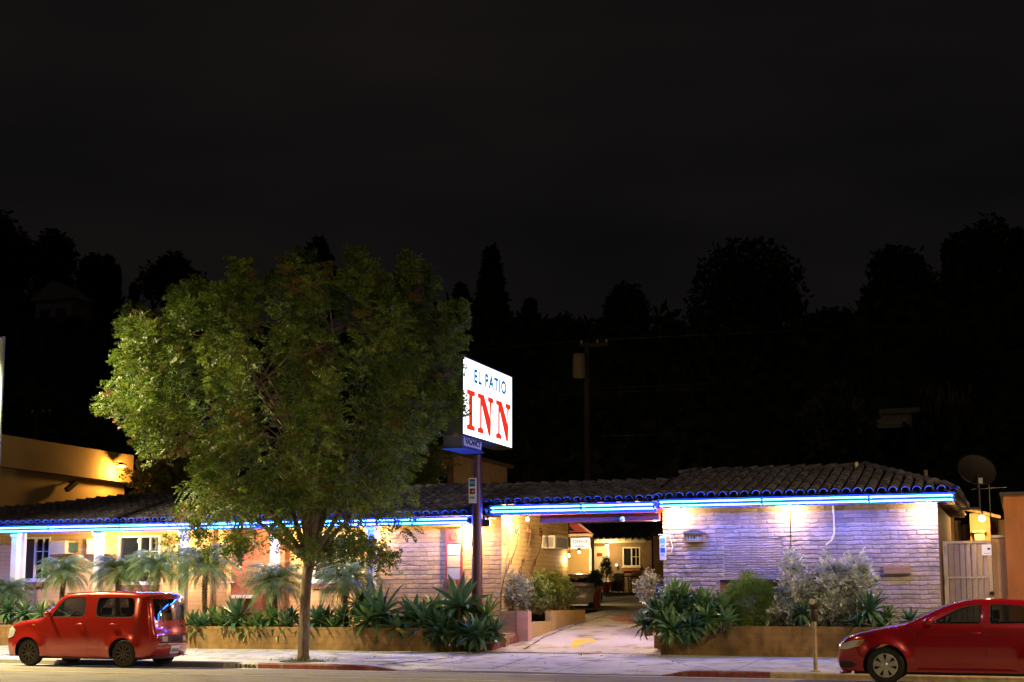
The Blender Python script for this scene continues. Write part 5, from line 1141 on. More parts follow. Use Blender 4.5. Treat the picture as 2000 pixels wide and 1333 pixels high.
for px, py, rx, rz, n, sd, lab in ((1560,1165,.36,.62,520,3,'silvery leafed shrub behind the parking meter'),(1625,1150,.42,.66,700,4,'tall silvery shrub in the middle of the right planter'),(1676,1140,.3,.6,460,5,'silvery shrub leaning right toward the red saloon'),(1612,1196,.45,.32,460,6,'low blue grey foliage mound right of the parking meter'),(1530,1200,.26,.3,260,7,'small pale leafed shrub between the round bush and the silvery shrubs'),(1548,1110,.12,.32,120,8,'thin pale upright sprig against the mauve wall')):
    c = atY(px, py, 33.75); shrub('silvery_shrub', (c.x, 33.75, c.z), rx, .38, rz, int(n*1.5), .085, .038, MT['silver'], lab, seed=sd, z0=ZPR-.03, group='silvery shrubs in the right planter', hollow=.3, LL=.22, stems=4)
for px, py, rx, rz, n, sd, m_, lab in ((1010,1155,.28,.42,520,11,'greyleaf','grey green hedge shrub at the left end of the carport planter'),(1048,1158,.33,.42,680,12,'hedgeleaf','yellow green hedge shrub in the middle of the carport planter'),(1082,1152,.3,.46,700,13,'hedgeleaf','tallest leafy hedge shrub of the carport planter'),(1104,1160,.13,.38,300,14,'hedgeleaf','hedge shrub at the right end of the carport planter')):
    Y = {1010:35.1,1048:36.2,1082:37.4,1104:38.6}[px]; c = atY(px, py, Y); shrub('hedge_shrub', (c.x, Y, c.z), rx*1.15, .6, rz*1.1, n, .055, .03, MT[m_], lab, seed=sd, z0=1.13, group='hedge shrubs in the carport planter', hollow=.25, stems=5, LL=.15)
c = atY(1266, 1150, 35.6); shrub('small_shrub', (c.x, 35.6, c.z), .22, .22, .36, 260, .05, .024, MT['greyleaf'], 'small grey green shrub beside the navy yard sign', seed=21, z0=.55)
# sodium lit tree beside the yellow building
c = atY(338, 960, 44); ob = shrub('sodium_lit_tree', (c.x, 44, c.z-.1), 1.6, 1.2, 1.4, 1400, .13, .07, leafmat('broad leaf', (.1,.12,.03), (.22,.22,.07), .2, .5, .3, scale=2), 'orange lit leafy tree behind the roof beside the yellow building', 'tree', seed=31, z0=1.2, hollow=.4, LL=.35)
c = atY(805, 910, 45); shrub('dark_tree', (c.x, 45, c.z), 1.2, 1., 1.3, 900, .12, .06, MT['hedgeleaf'], 'dark bushy tree behind the roof beside the dim tan house', 'tree', seed=32, z0=1.2, hollow=.4, LL=.35)
# potted plants in the courtyard
def potted(px, Y, ph, pr, fh, fr, label, sd):
    g = drz(0, Y); x = XY(px, Y); t = empty('potted_plant', (x, Y, g), label, 'potted plant'); MB().lathe([(.001,0),(pr*.7,0),(pr,ph),(pr*1.1,ph),(pr*1.1,ph-.06),(pr*.95,ph-.05),(.001,ph-.05)], 18, (x, Y, g)).build('pot', M('red glazed pot', (.28,.03,.03), .3, coat=.5), t, smooth=False, ang=40)
    rs = np.random.RandomState(sd); n = 420; d = unit(n, rs); P = np.array([x, Y, g+ph+fh*.5])+d*np.array([fr, fr, fh*.5])*rs.uniform(.4,1,(n,1)); V, Fq = sprigs(P, d+np.array([0,0,1.2]), rs, 3, .12, .07, .02); mk('foliage', V, Fq, MT['palmdark'], t); MB().tube([(x,Y,g+ph-.05),(x,Y,g+ph+fh*.6)], .02, 6).build('stem', MT['pinestem'], t)
MT['palmdark'] = leafmat('dark pot plant leaf', (.02,.03,.02), (.05,.07,.04), .1, .5, .3)
potted(1163, 47.5, .62, .2, .62, .2, 'tall dark plant in a red glazed pot in front of the courtyard door', 41); potted(1184, 60.6, .45, .24, 1.1, .22, 'dark plant in a small red pot beside the right edge of the courtyard door', 42)
# ---- dark trees on the hill
MT['hilltree'] = leafmat('hill tree leaf', (.02,.03,.012), (.045,.055,.025), .1, .7, .3)
def hill_tree(px, top, base, wpx, Y, label, shape, sd):
    p = atY(px, top, Y); zb_ = atY(px, base, Y).z; x = p.x; g = min(zb_, hillz(x, Y)); W_ = wpx*p.length/2760/2; H = p.z-zb_; t = empty('hill_tree', (x, Y, g), label, 'tree', 'dark trees on the hill')
    rs = np.random.RandomState(sd); n = 5600; cz = zb_+H*.5
    if shape == 'cone':
        tt = rs.rand(n)**.8; a = rs.uniform(0, 6.283, n); r_ = W_*(1-tt)*rs.uniform(.5,1.05,n)+.1; P = np.stack([x+r_*np.cos(a), Y+r_*np.sin(a), zb_+H*tt], 1)
    elif shape == 'dome':
        d = unit(n, rs); P = np.array([x, Y, zb_+H*.42])+d*np.array([W_, W_*.8, H*.58])*rs.uniform(.1,1.,(n,1))**.5*(1+.05*np.sin(d[:, :1]*23))
        P[:, 2] = np.maximum(P[:, 2], zb_)
    else:
        k = 9; C = unit(k, rs)*np.array([W_*.55, W_*.5, H*.3])+np.array([x, Y, cz]); C[0] = [x, Y, cz+H*.22]; i = rs.randint(0, k, n); P = C[i]+unit(n, rs)*(np.array([W_*.45, W_*.45, H*.26])*rs.uniform(.4,1.,(n,1))); P[:, 2] = np.minimum(P[:, 2], p.z+.2)
    s_ = .013*H+.18
    V, Fq = leaves(P, unit(n, rs), unit(n, rs), rs.uniform(.8,2.,n)*s_*1.3, rs.uniform(.8,1.6,n)*s_); mk('crown', V, Fq, MT['hilltree'], t)
    MB().tube([(x, Y, g-.5), (x, Y, cz)], [.4, .15], 8).build('trunk', MT['hillbark'], t)
for a in ((15,418,640,130,120,'dark tree crown at the far left top of the hill','clump',1),(118,450,640,150,118,'broad dark tree above the pale gabled house','clump',2),(188,490,640,70,116,'dark tree between the broad one and the two cypresses','clump',3),(212,505,650,14,112,'thin cypress left of the gap in the hill skyline','cone',4),(226,525,650,12,111,'shorter thin cypress beside the gap in the hill skyline','cone',5),
    (338,495,660,150,116,'rounded dark tree behind the upper left of the street tree','clump',6),(262,560,650,12,118,'small pointed cypress left of the street tree crown','cone',7),(625,472,700,110,122,'dark tree showing just above the top of the street tree','clump',8),(960,488,760,130,112,'tall dark conifer right of the street tree','cone',9),(900,560,700,120,118,'dark conifer behind the right edge of the street tree','cone',10),(1035,590,720,90,114,'lower conifer on the slope right of the tall one','cone',11),
    (1215,550,700,120,118,'low dark tree left of the big dome tree','clump',12),(1457,466,690,236,120,'huge dome shaped dark tree on the hill above the carport','dome',13),(1750,473,690,160,122,'ragged dark tree right of the dome tree','clump',14),(1915,428,700,170,118,'very tall dark tree near the right edge','clump',15),(1985,455,700,60,119,'pointed dark tree at the right edge','cone',16),(1853,480,700,16,118,'thin cypress in front of the very tall dark tree','cone',17),(1610,600,700,120,125,'low dark crown in the gap right of the dome tree','clump',18),(1100,620,740,110,112,'small rounded dark tree behind the utility pole','clump',20),(1310,628,740,80,121,'low dark crown just left of the dome tree','clump',19),
    (1640,760,905,150,70,'grey green wispy tree on the slope above the right block','clump',21)): hill_tree(*a)
# tall fan palm at the right
q = atY(1850, 700, 88); fp = empty('fan_palm', (q.x, 88, hillz(q.x, 88)), 'tall dim fan palm with a skirt of dead leaves on the hill at the right', 'palm')
MB().tube([(q.x, 88, hillz(q.x, 88)), (q.x, 88, q.z-1)], [.3,.2], 8).build('trunk', MT['hillbark'], fp); rs = np.random.RandomState(9)
n = 1500; d = unit(n, rs); P = np.array([q.x, 88, q.z])+d*np.array([2.2,2.2,1.6])*rs.uniform(.3,1,(n,1)); V, Fq = leaves(P, d, unit(n, rs), rs.uniform(.5,1.3,n), rs.uniform(.08,.16,n)); mk('crown', V, Fq, MT['hilltree'], fp)
P = np.stack([q.x+rs.normal(0,.5,500), 88+rs.normal(0,.5,500), q.z-rs.uniform(.5,3.8,500)], 1); V, Fq = leaves(P, np.tile([0,0,-1.], (500,1))+rs.normal(size=(500,3))*.2, unit(500, rs), rs.uniform(.6,1.4,500), rs.uniform(.1,.2,500)); mk('dead_leaf_skirt', V, Fq, M('skirt leaf', (.12,.08,.05), .9), fp)
# hillside scrub that reads as one mass
rs = np.random.RandomState(77); n = 26000; X = rs.uniform(-115, 70, n); Yv = 64+rs.rand(n)*62; Z = np.array([hillz(a, b) for a, b in zip(X, Yv)])+rs.rand(n)*2.6*(.5+.5*np.sin(X*.3)*np.sin(Yv*.21))
V, Fq = leaves(np.stack([X, Yv, Z], 1), unit(n, rs)+np.array([0,0,.5]), unit(n, rs), rs.uniform(.7,1.8,n), rs.uniform(.3,.9,n)); tag(mk('hillside_scrub', V, Fq, MT['hilltree'], None), 'dark scrub covering the hillside behind the motel', 'scrub', kind='stuff')
# ================================================================ CARS
def poly_round(poly, r, n=5):
    out = []; k = len(poly)
    for i in range(k):
        a, b, c = Vector(poly[i-1]), Vector(poly[i]), Vector(poly[(i+1) % k]); rr = min(r, (a-b).length*.45, (c-b).length*.45); p = b+(a-b).normalized()*rr; q = b+(c-b).normalized()*rr
        for j in range(n+1): t = j/n; out.append(tuple(p*(1-t)**2+b*2*t*(1-t)+q*t*t))
    return out
def smoothline(pts, step=.04):
    # Catmull-Rom through the points, resampled
    P = [Vector(p) for p in pts]; out = []
    for i in range(len(P)-1):
        p0, p1, p2, p3 = P[max(0, i-1)], P[i], P[i+1], P[min(len(P)-1, i+2)]; n = max(1, int((p2-p1).length/step))
        for j in range(n):
            t = j/n; out.append(tuple(.5*((2*p1)+(-p0+p2)*t+(2*p0-5*p1+4*p2-p3)*t*t+(-p0+3*p1-3*p2+p3)*t**3)))
    out.append(tuple(P[-1])); return out
def car(name, label, D, paint, loc, rz, detail=True, group=None):
    t = empty(name, (0,0,0), label, 'car', group); W2 = D['W']/2; top = smoothline(D['top']); sill = D['sill']; wr = D['arch']
    bot = []                                      # bottom line from rear to front with the arches
    for wx in sorted(D['wheels'], reverse=True):
        th0 = math.asin(max(-1, min(1, (sill-D['wr'])/wr)))
        for j in range(19): a = th0+(math.pi-2*th0)*j/18; bot.append((wx+wr*math.cos(a), D['wr']+wr*math.sin(a)))
    outline = top+[(top[-1][0]-.05, sill)]+bot+[(top[0][0]+.05, sill)]; OL = np.array(outline)
    A, Bv = OL, np.roll(OL, -1, 0); ntop = len(top)
    def dist(x, z, upto=None):
        P = np.array([x, z]); a, b = (A, Bv) if upto is None else (A[:upto-1], Bv[:upto-1]); ab = b-a; tt = np.clip(((P-a)*ab).sum(1)/((ab*ab).sum(1)+1e-12), 0, 1); return float(np.sqrt((((a+ab*tt[:, None])-P)**2).sum(1)).min())
    fr, L_ = D['fillet'], top[-1][0]
    xs_top = top[0][0]
    def ys(x, z):
        w_ = W2; b = D['belt']
        if z > b: w_ -= D['tumble']*(z-b)**1.15
        if z < .42: w_ -= (.42-z)*.12
        w_ += .015*math.sin(max(0, min(1, (z-.25)/(b-.25)))*math.pi)
        xf, xr = D['xf'], D['xr']
        if x < xf: w_ -= D['cf']*((xf-x)/xf)**2.2
        if x > L_-xr: w_ -= D['cr']*((x-(L_-xr))/xr)**2.2
        for wx in D['wheels']:
            dd = math.hypot(x-wx, z-D['wr']); w_ += .03*math.exp(-((dd-wr)/.09)**2)
        d = dist(x, z, ntop)
        if d < fr: w_ += -fr+math.sqrt(max(0, fr*fr-(fr-d)**2))
        return w_
    wins = [poly_round(p, D['wround']) for p, *_ in D['side']]
    def tri(outer, holes, inner_step=.07, rings=True):
        pts = [Vector(p) for p in outer]; edges = [(i, (i+1) % len(outer)) for i in range(len(outer))]
        for h in holes: b = len(pts); pts += [Vector(p) for p in h]; edges += [(b+i, b+(i+1) % len(h)) for i in range(len(h))]
        xs = [p[0] for p in outer]; zs = [p[1] for p in outer]; x = min(xs)+.03
        while x < max(xs):
            z = min(zs)+.03
            while z < max(zs):
                if inpoly(x, z, outer) and not any(inpoly(x, z, h) for h in holes): pts.append(Vector((x, z)))
                z += inner_step
            x += inner_step
        if rings:
            for i in range(0, ntop-1):
                a, b = OL[i], OL[i+1]; d = b-a; n = np.array([d[1], -d[0]])/(np.hypot(*d)+1e-9)
                for q in (.06, .22, .5, .85):
                    p = (a+b)/2+n*fr*q
                    if inpoly(p[0], p[1], outer) and dist(p[0], p[1]) > fr*q*.9 and not any(inpoly(p[0], p[1], h) for h in holes): pts.append(Vector(p))
        vs, es, fs, *_ = delaunay_2d_cdt(pts, edges, [], 0, 1e-4); ok = []
        for f in fs:
            cx = sum(vs[i].x for i in f)/3; cz = sum(vs[i].y for i in f)/3
            if inpoly(cx, cz, outer) and not any(inpoly(cx, cz, h) for h in holes): ok.append(tuple(f))
        return vs, ok
    body = MB(); vs, fs = tri(outline, wins)
    for s_ in (-1, 1):
        b = len(body.v); body.v += [(v.x, s_*ys(v.x, v.y), v.y) for v in vs]; body.f += [tuple(b+i for i in (f if s_ < 0 else f[::-1])) for f in fs]
    # strips across: roof, bonnet, ends
    NS = 14; fr_ = [math.sin((-1+2*j/NS)*math.pi/2) for j in range(NS+1)]; rows = []
    for i, (x, z) in enumerate(outline[:ntop]):
        a = np.array(outline[max(0, i-1)]); b = np.array(outline[min(ntop-1, i+1)]); d = b-a; d = d/(np.hypot(*d)+1e-9); n = np.array([-d[1], d[0]])
        w_ = ys(x, z); steep = abs(n[0]); bul = .025+.05*steep; rows.append([(x+n[0]*bul*(1-f*f), f*w_, z+n[1]*bul*(1-f*f)) for f in fr_])
    glassrows = {}
    for gi, g in enumerate(D['glass']):
        for i in range(ntop-1):
            xm = (top[i][0]+top[i+1][0])/2; zm = (top[i][1]+top[i+1][1])/2
            if g['x'][0] <= xm <= g['x'][1] and g['z'][0] <= zm <= g['z'][1]: glassrows[i] = gi
    gm = [MB() for _ in D['glass']]; c0, c1 = 1, NS-1
    flat = [p for r_ in rows for p in r_]; b = len(body.v); body.v += flat
    for i in range(ntop-1):
        for j in range(NS):
            q = (b+i*(NS+1)+j, b+i*(NS+1)+j+1, b+(i+1)*(NS+1)+j+1, b+(i+1)*(NS+1)+j)
            if i in glassrows and c0 <= j < c1: g = gm[glassrows[i]]; k = len(g.v); g.v += [rows[i][j], rows[i][j+1], rows[i+1][j+1], rows[i+1][j]]; g.f.append((k, k+1, k+2, k+3))
            else: body.f.append(q)
    bo = body.build('body', paint, t, fixn=True, ang=50)
    un = MB(); pts = outline[ntop-1:]+[outline[0]]
    for x, z in pts: w_ = W2-.06; un.v += [(x, -w_, z), (x, -w_*.45, z), (x, w_*.45, z), (x, w_, z)]
    un.f = [(4*i+j, 4*i+j+1, 4*i+j+5, 4*i+j+4) for i in range(len(pts)-1) for j in range(3)]; un.box((.3, -W2+.25, sill-.06), (L_-.3, W2-.25, sill+.1)); un.build('underbody', MT['carblack'], t)
    for g, m in zip(D['glass'], gm): m.build(g['n'], MT[g.get('m', 'carglass')], t, fixn=True, smooth=True)
    for (poly, nm, m_), wv in zip(D['side'], wins):
        vs, fs = tri(wv, [], .08, False); inner = [tuple(Vector(p)+(Vector((sum(q[0] for q in wv)/len(wv), sum(q[1] for q in wv)/len(wv)))-Vector(p)).normalized()*.022) for p in wv]
        for s_ in (-1, 1):
            g = MB(); g.v = [(v.x, s_*(ys(v.x, v.y)-.012), v.y) for v in vs]; g.f = [f if s_ < 0 else f[::-1] for f in fs]; go = g.build(nm, MT[m_], t, smooth=True)
            r_ = MB(); k = len(wv); r_.v = [(p[0], s_*(ys(*p)-.004), p[1]) for p in wv]+[(p[0], s_*(ys(*p)-.007), p[1]) for p in inner]; r_.f = [(i, (i+1) % k, (i+1) % k+k, i+k) for i in range(k)]; r_.build('window_seal', MT['carblack'], go)
    # wheels
    for wx in D['wheels']:
        for s_ in (-1, 1):
            r_ = D['wr']; yo = s_*(W2-.035); w_ = empty('wheel', (0,0,0)); w_.parent = t; rim = D['rim']; ty = .19
            MB().lathe([(rim, 0), (rim+.01, -.008), (r_-.03, -.012), (r_-.006, .012), (r_, .04), (r_, ty-.04), (r_-.01, ty-.01), (r_-.04, ty), (rim, ty-.01)], 36, ax='y').build('tyre', MT['rubber'], w_, smooth=False, ang=50)
            m_ = MB().lathe([(rim, .005), (rim-.012, .0), (rim-.02, .03), (rim-.03, .12), (.001, .12)], 36, ax='y'); m_.build('rim', MT[D['rimdark']], w_, ang=50)
            sp = MB(); ns = D['spokes']
            for k in range(ns):
                a = 2*math.pi*k/ns+.2; c, s2 = math.cos(a), math.sin(a)
                hw0, hw1 = D['spw']
                P_ = [(.05, -hw0), (rim-.012, -hw1), (rim-.012, hw1), (.05, hw0)]
                sp.prism(P_, lambda u, v, q: (u*c-v*s2, -.03+q, u*s2+v*c), .03)
            sp.lathe([(.001, -.012), (.035, -.01), (.06, .002), (.07, .03)], 20, ax='y'); sp.v = [(x, y if True else y, z) for x, y, z in sp.v]
            b = len(sp.v); sp.lathe([(rim-.003, -.002), (rim-.022, -.004), (rim-.03, .02)], 36, ax='y')
            sp.build('wheel_cover', MT[D['cover']], w_, fixn=True, ang=40)
            w_.location = (wx, yo, r_)
            if s_ < 0: w_.rotation_euler = (0, 0, math.pi)
    # interior
    ir = MB(); x0, x1 = D['cabin']
    for k, sx in enumerate(D['seats']):
        for sy in ((-.36, .36) if k == 0 else (-.38, 0, .38)):
            ir.box((sx, sy-.24, .4), (sx+.5, sy+.24, .58)); ir.add([(sx+.42, sy-.22, .55), (sx+.56, sy-.22, .55), (sx+.74, sy-.2, 1.12), (sx+.64, sy-.2, 1.12), (sx+.42, sy+.22, .55), (sx+.56, sy+.22, .55), (sx+.74, sy+.2, 1.12), (sx+.64, sy+.2, 1.12)], [(0,3,2,1),(4,5,6,7),(0,1,5,4),(1,2,6,5),(2,3,7,6),(3,0,4,7)]); ir.box((sx+.66, sy-.12, 1.14), (sx+.76, sy+.12, 1.3))
    ir.build('seats', MT['seat'], t)
    MB().box((x0, -W2+.12, .3), (x1, W2-.12, .36)).box((x0, -W2+.1, .5), (x0+.28, W2-.1, D['belt']-.06)).build('dashboard', MT['carblack'], t)
    st = MB(); sc_ = Vector((x0+.42, -.36, D['belt']-.02)); st.tube([tuple(sc_+Vector((.09*math.sin(a), .19*math.cos(a), .17*math.sin(a)))) for a in [k*.3927 for k in range(17)]], .014, 6); st.build('steering_wheel', MT['carblack'], t)
    # things laid on the flank: seams, handles
    def onside(pts, s_, off=.0015): return [(x, s_*(ys(x, z)+off), z) for x, z in pts]
    sm = MB()
    for ln in D['seams']:
        pp = []
        for a, b_ in zip(ln, ln[1:]):
            n = max(2, int((Vector(b_)-Vector(a)).length/.05)); pp += [(a[0]+(b_[0]-a[0])*i/n, a[1]+(b_[1]-a[1])*i/n) for i in range(n)]
        pp.append(ln[-1])
        for s_ in (-1, 1):
            b = len(sm.v)
            for i, p in enumerate(pp):
                a_ = Vector(pp[max(0, i-1)]); c_ = Vector(pp[min(len(pp)-1, i+1)]); d = (c_-a_).normalized(); n = Vector((-d.y, d.x))*.0035
                for q in (-1, 1): x, z = p[0]+n.x*q, p[1]+n.y*q; sm.v.append((x, s_*(ys(x, z)+.0012), z))
            sm.f += [(b+2*i, b+2*i+1, b+2*i+3, b+2*i+2) for i in range(len(pp)-1)]
    sm.build('panel_seams', MT['carblack'], t)
    for hx, hz_ in D['handles']:
        for s_ in (-1, 1):
            y = ys(hx, hz_); MB().tube([(hx-.1, s_*(y-.005), hz_), (hx-.08, s_*(y+.03), hz_), (hx+.08, s_*(y+.03), hz_), (hx+.1, s_*(y-.005), hz_)], [.012,.016,.016,.012], 8).build('door_handle', paint, t, smooth=True)
    for s_ in (-1, 1):
        mx_, mz_ = D['mirror']; y = ys(mx_, mz_)
        m_ = MB().ball((mx_+.0, s_*(y+.13), mz_+.03), .1, 14, 8, (.75, 1.05, .72)); mo = m_.build('mirror', D.get('mirm', paint), t, smooth=True)
        MB().bar((mx_+.0, s_*(y-.01), mz_-.03), (mx_, s_*(y+.1), mz_-.0), .07, .03).build('mirror_arm', MT['carblack'], mo)
    D['extra'](t, ys, rows, paint, body)
    t.location = loc; t.rotation_euler = (0, 0, rz)
    return t
def patch_side(t, ys, poly, nm, mat, off=.006, sides=(-1, 1), step=.04, wrap=None):
    pl = poly_round(poly, .03, 3)
    for s_ in sides:
        pts = [Vector(p) for p in pl]; xs = [p[0] for p in pl]; zs = [p[1] for p in pl]; x = min(xs)+.01
        while x < max(xs):
            z = min(zs)+.01
            while z < max(zs):
                if inpoly(x, z, pl): pts.append(Vector((x, z)))
                z += step
            x += step
        n = len(pl); vs, es, fs, *_ = delaunay_2d_cdt(pts, [(i, (i+1) % n) for i in range(n)], [], 0, 1e-4)
        fs = [tuple(f) for f in fs if inpoly(sum(vs[i].x for i in f)/3, sum(vs[i].y for i in f)/3, pl)]
        m_ = MB(); m_.v = [(v.x, s_*(ys(v.x, v.y)+off), v.y) for v in vs]; m_.f = [f if s_ < 0 else f[::-1] for f in fs]; m_.build(nm, mat, t, smooth=True)
# --- boxy orange red hatchback
P_cube = M('orange red paint', (.35,.018,.011), .2, .3, scale=2, var=.04, coat=1.)
P_saloon = M('deep red paint', (.33,.005,.015), .2, .25, scale=2, var=.04, coat=1.)
P_silver = M('silver paint', (.75,.72,.62), .3, .1, scale=2, var=.04, coat=1.)
def x_cube(t, ys, rows, paint, body):
    patch_side(t, ys, [(.02,.66),(.1,.6),(.3,.66),(.36,.8),(.2,.88),(.08,.82)], 'headlight', MT['lens'])
    patch_side(t, ys, [(.82,.9),(.9,.9),(.9,.93),(.82,.93)], 'side_marker', MT['lensamber'])
    L_ = 3.93
    RR = [r_ for r_ in rows if r_[7][0] > 3.6]
    def rx(y, z):
        pts = []; ex = max(0, abs(y)-.6); y = max(-.6, min(.6, y))
        for r_ in RR:
            for p, q in zip(r_, r_[1:]):
                if (p[1] <= y <= q[1]) or (q[1] <= y <= p[1]): k = (y-p[1])/(q[1]-p[1]+1e-9); pts.append((p[2]+(q[2]-p[2])*k, p[0]+(q[0]-p[0])*k)); break
        pts.sort()
        for (z0, x0), (z1, x1) in zip(pts, pts[1:]):
            if z0 <= z <= z1: return x0+(x1-x0)*(z-z0)/(z1-z0+1e-9)-ex*.8
        return (pts[0][1] if z < pts[0][0] else pts[-1][1])-ex*.8
    def rear(y0, y1, z0, z1, nm, mat, off=.006, par=t, n=8):
        m_ = MB(); nz_ = 4
        for i in range(nz_+1):
            for j in range(n+1): y = y0+(y1-y0)*j/n; z = z0+(z1-z0)*i/nz_; m_.v.append((rx(y, z)+off, y, z))
        m_.f = [(i*(n+1)+j, i*(n+1)+j+1, (i+1)*(n+1)+j+1, (i+1)*(n+1)+j) for i in range(nz_) for j in range(n)]
        return m_.build(nm, mat, par, smooth=True)
    tpn = rear(-.62, .62, .53, .69, 'tail_panel', M('dark plum panel', (.05,.006,.014), .3, coat=1.), n=14)
    for s_ in (-1, 1):
        rear(s_*.3, s_*.46, .56, .67, 'reversing_lamp', MT['lens'], .012)
        rear(s_*.46, s_*.6, .56, .67, 'tail_lamp', MT['lensred'], .012)
    rear(-.66, .66, .495, .515, 'bumper_trim', MT['chrome'], .004, n=14)
    text_mesh('badge', 'cube', (rx(0, .6)+.012, -.11, .575), (0,1,0), (0,0,1), .1, MT['chrome'], t, xs=1.1)
    q = rear(-.17, .17, .29, .46, 'number_plate', MT['signwhite'], .012); m_ = MB(); xp = rx(0, .36)+.02
    for k in range(6): m_.box((xp, -.13+k*.046, .33), (xp+.002, -.11+k*.046, .4))
    m_.build('plate_print', MT['navy'], q)
    m_ = MB()
    for y in (-.69, .69): m_.tube([(rx(y*.93, .9)+.002, y*.93, .78), (rx(y*.9, 1.2)+.004, y*.9, 1.2), (rx(y*.86, 1.5)+.0, y*.86, 1.52)], .004, 5)
    m_.tube([(rx(-.64, .78)+.002, -.64, .78), (rx(-.3, .74)+.003, -.3, .74), (rx(.3, .74)+.003, .3, .74), (rx(.64, .78)+.002, .64, .78)], .004, 5); m_.build('tailgate_gap', MT['carblack'], t)
    MB().ball((L_+.03, 0, .98), .035, 10, 6, (.5,1,1)).build('emblem', MT['chrome'], t); MB().bar((L_+.04, .35, .9), (L_+.04, .62, .92), .03, .04).build('door_handle', MT['chrome'], t)
    m_ = MB()
    for s_ in (-1, 1): m_.tube([(1.62, s_*(ys(1.62,1.5)-.06), 1.615), (2.4, s_*.66, 1.655), (3.4, s_*.66, 1.64)], .008, 6)
    m_.build('roof_trim', MT['carblack'], t)
    # rear window: dark glass lying proud on the tailgate
    g = MB(); n = 12; m = 7
    for i in range(m+1):
        for j in range(n+1):
            u = -1+2*j/n; v = i/m; z = 1.02+.47*v; y = u*(.62-.03*v); g.v.append((rx(y, z)+.008, y, z))
    g.f = [(i*(n+1)+j, i*(n+1)+j+1, (i+1)*(n+1)+j+1, (i+1)*(n+1)+j) for i in range(m) for j in range(n)]; g.build('rear_window', MT['carglassdark2'], t, smooth=True)
MT['carglassdark2'] = M('black glass', (.004,.004,.006), .03, spec=.9, coat=1.)
D_cube = dict(W=1.69, sill=.22, wr=.3, arch=.345, rim=.2, wheels=(.72, 3.25), belt=1.05, tumble=.16, xf=.6, xr=.45, cf=.16, cr=.13, fillet=.09, wround=.14,
  top=[(.07,.2),(.03,.35),(.01,.5),(.03,.66),(.09,.8),(.2,.91),(.45,.985),(.8,1.04),(1.03,1.08),(1.3,1.32),(1.52,1.54),(1.68,1.61),(2.1,1.645),(2.7,1.655),(3.3,1.64),(3.68,1.6),(3.8,1.5),(3.86,1.3),(3.9,1.05),(3.93,.85),(3.97,.68),(3.98,.5),(3.95,.32),(3.88,.24)],
  side=[([(1.30,1.09),(1.60,1.46),(1.70,1.53),(2.22,1.54),(2.22,1.09)],'door_window','carglass'), ([(2.50,1.09),(2.50,1.53),(3.5,1.52),(3.53,1.09)],'rear_side_window','carglassdark')],
  glass=[dict(x=(1.06,1.5), z=(1.1,1.53), n='windscreen')], cabin=(1.15,3.7), seats=(1.75,2.75),
  seams=[[(1.22,.26),(1.2,.6),(1.16,1.06)],[(2.33,.24),(2.34,.9),(2.36,1.58)],[(3.0,.62),(2.92,.45),(2.86,.26)],[(3.6,1.0),(3.6,1.56)],[(3.2,.68),(3.55,.8),(3.6,1.0)],[(1.22,.26),(2.86,.25)]],
  handles=[(2.12,.94),(3.0,.94)], mirror=(1.32,1.12), rimdark='darksteel', cover='darksteel', spokes=10, spw=(.018,.028), extra=x_cube)
c = atY(298, 1250, 26.2)
LC = XY(62, 26.35)-.72-.02
car('boxy_hatchback', 'boxy orange red hatchback with dark steel wheels parked at the left kerb', D_cube, P_cube, (LC, 26.32+.84, .0), 0)
# --- deep red saloon
def x_sal(t, ys, rows, paint, body):
    patch_side(t, ys, [(.045,.6),(.2,.6),(.45,.67),(.53,.78),(.3,.755),(.1,.69)], 'headlight', MT['lens'])
    patch_side(t, ys, [(.36,.66),(.48,.69),(.53,.765),(.44,.755)], 'indicator', MT['lensamber'], off=.009)
    patch_side(t, ys, [(.05,.27),(.27,.27),(.37,.33),(.24,.39),(.05,.39)], 'fog_lamp_grille', MT['carblack'])
    m_ = MB(); m_.tube([(.24,-.64,.2),(.06,-.4,.17),(.0,0,.16),(.06,.4,.17),(.24,.64,.2)], .03, 8); m_.build('front_lip', paint, t, smooth=True)
    m_ = MB()
    for k in range(3): m_.box((-.035, -.4, .55+.05*k), (-.02, .4, .57+.05*k))
    m_.build('grille', MT['carblack'], t)
    for s_ in (-1, 1): MB().box((4.58, s_*.45, .72), (4.64, s_*.74, .92)).build('tail_lamp', MT['lensred'], t)
    MB().tube([(3.5, 0, 1.45), (3.62, 0, 1.53)], .01, 6).build('aerial', MT['carblack'], t)
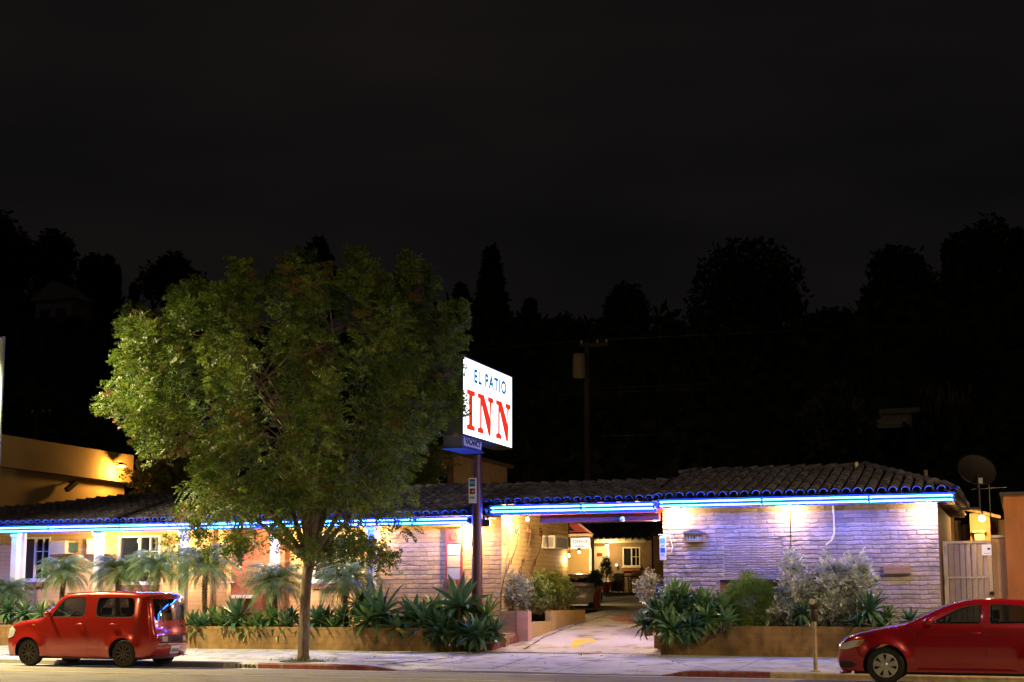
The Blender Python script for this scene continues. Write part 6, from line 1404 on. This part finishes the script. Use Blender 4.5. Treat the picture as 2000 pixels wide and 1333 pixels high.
D_sal = dict(W=1.78, sill=.22, wr=.325, arch=.375, rim=.215, wheels=(.86, 3.51), belt=1.03, tumble=.42, xf=.75, xr=.7, cf=.26, cr=.18, fillet=.05, wround=.05,
  top=[(.16,.18),(.06,.27),(.02,.42),(.03,.56),(.07,.68),(.2,.79),(.5,.895),(.9,.985),(1.22,1.045),(1.55,1.2),(1.9,1.365),(2.2,1.45),(2.55,1.49),(2.9,1.49),(3.3,1.455),(3.7,1.33),(4.02,1.17),(4.2,1.12),(4.5,1.09),(4.6,1.02),(4.62,.8),(4.64,.55),(4.6,.3),(4.5,.2)],
  side=[([(1.62,1.06),(1.78,1.15),(2.08,1.32),(2.3,1.385),(2.5,1.4),(2.46,1.06)],'door_window','carglass'), ([(2.60,1.06),(2.62,1.405),(2.95,1.4),(3.25,1.36),(3.5,1.27),(3.42,1.08)],'rear_door_window','carglass')],
  glass=[dict(x=(1.26,2.12), z=(1.06,1.44), n='windscreen'), dict(x=(3.4,4.0), z=(1.18,1.43), n='rear_window')], cabin=(1.45,3.9), seats=(2.0,2.9),
  seams=[[(1.32,.25),(1.38,.6),(1.36,1.0)],[(2.52,.25),(2.54,.7),(2.53,1.4)],[(1.32,.25),(3.1,.25)],[(3.36,.7),(3.2,.5),(3.12,.25)],[(3.42,1.05),(3.45,.8),(3.36,.7)],[(.2,.8),(.9,.94),(1.36,.98)],[(1.38,.86),(2.53,.88),(3.4,.9)]],
  handles=[(2.36,.9),(3.28,.92)], mirror=(1.62,1.07), rimdark='carblack', cover='alloy', spokes=7, spw=(.03,.055), extra=x_sal)
LS = XY(1733, 25.95)-.95
so_ = car('saloon_car', 'deep red saloon with silver wheel covers cut off by the right edge', D_sal, P_saloon, (LS, 25.9+.89, .0), 0)
so_.scale = (1.02, 1.0, 1.0)
# --- silver car half hidden in the driveway (nose towards the street)
def x_sil(t, ys, rows, paint, body):
    patch_side(t, ys, [(.045,.6),(.2,.6),(.45,.67),(.5,.78),(.3,.755),(.1,.69)], 'headlight', MT['lens'])
    for s_ in (-1, 1): MB().ball((.09, s_*.6, .68), .1, 12, 8, (.5,1.2,.75)).build('headlight', MT['lens'], t, smooth=True)
    m_ = MB()
    for k in range(3): m_.box((-.05, -.42, .5+.06*k), (-.02, .42, .53+.06*k))
    m_.build('grille', MT['chrome'], t)
D_sil = dict(D_sal); D_sil['extra'] = x_sil
cs = XY(1158, 51.5)
cs = XY(1158, 46.5); sv = car('silver_car', 'small silver car parked in the driveway, half hidden behind the hedge shrubs', D_sil, P_silver, (cs-.76, 46.3, drz(0, 47)+.0), math.pi/2+R(10)); sv.scale = (.8, .84, .8)
print('objects', len(bpy.data.objects))
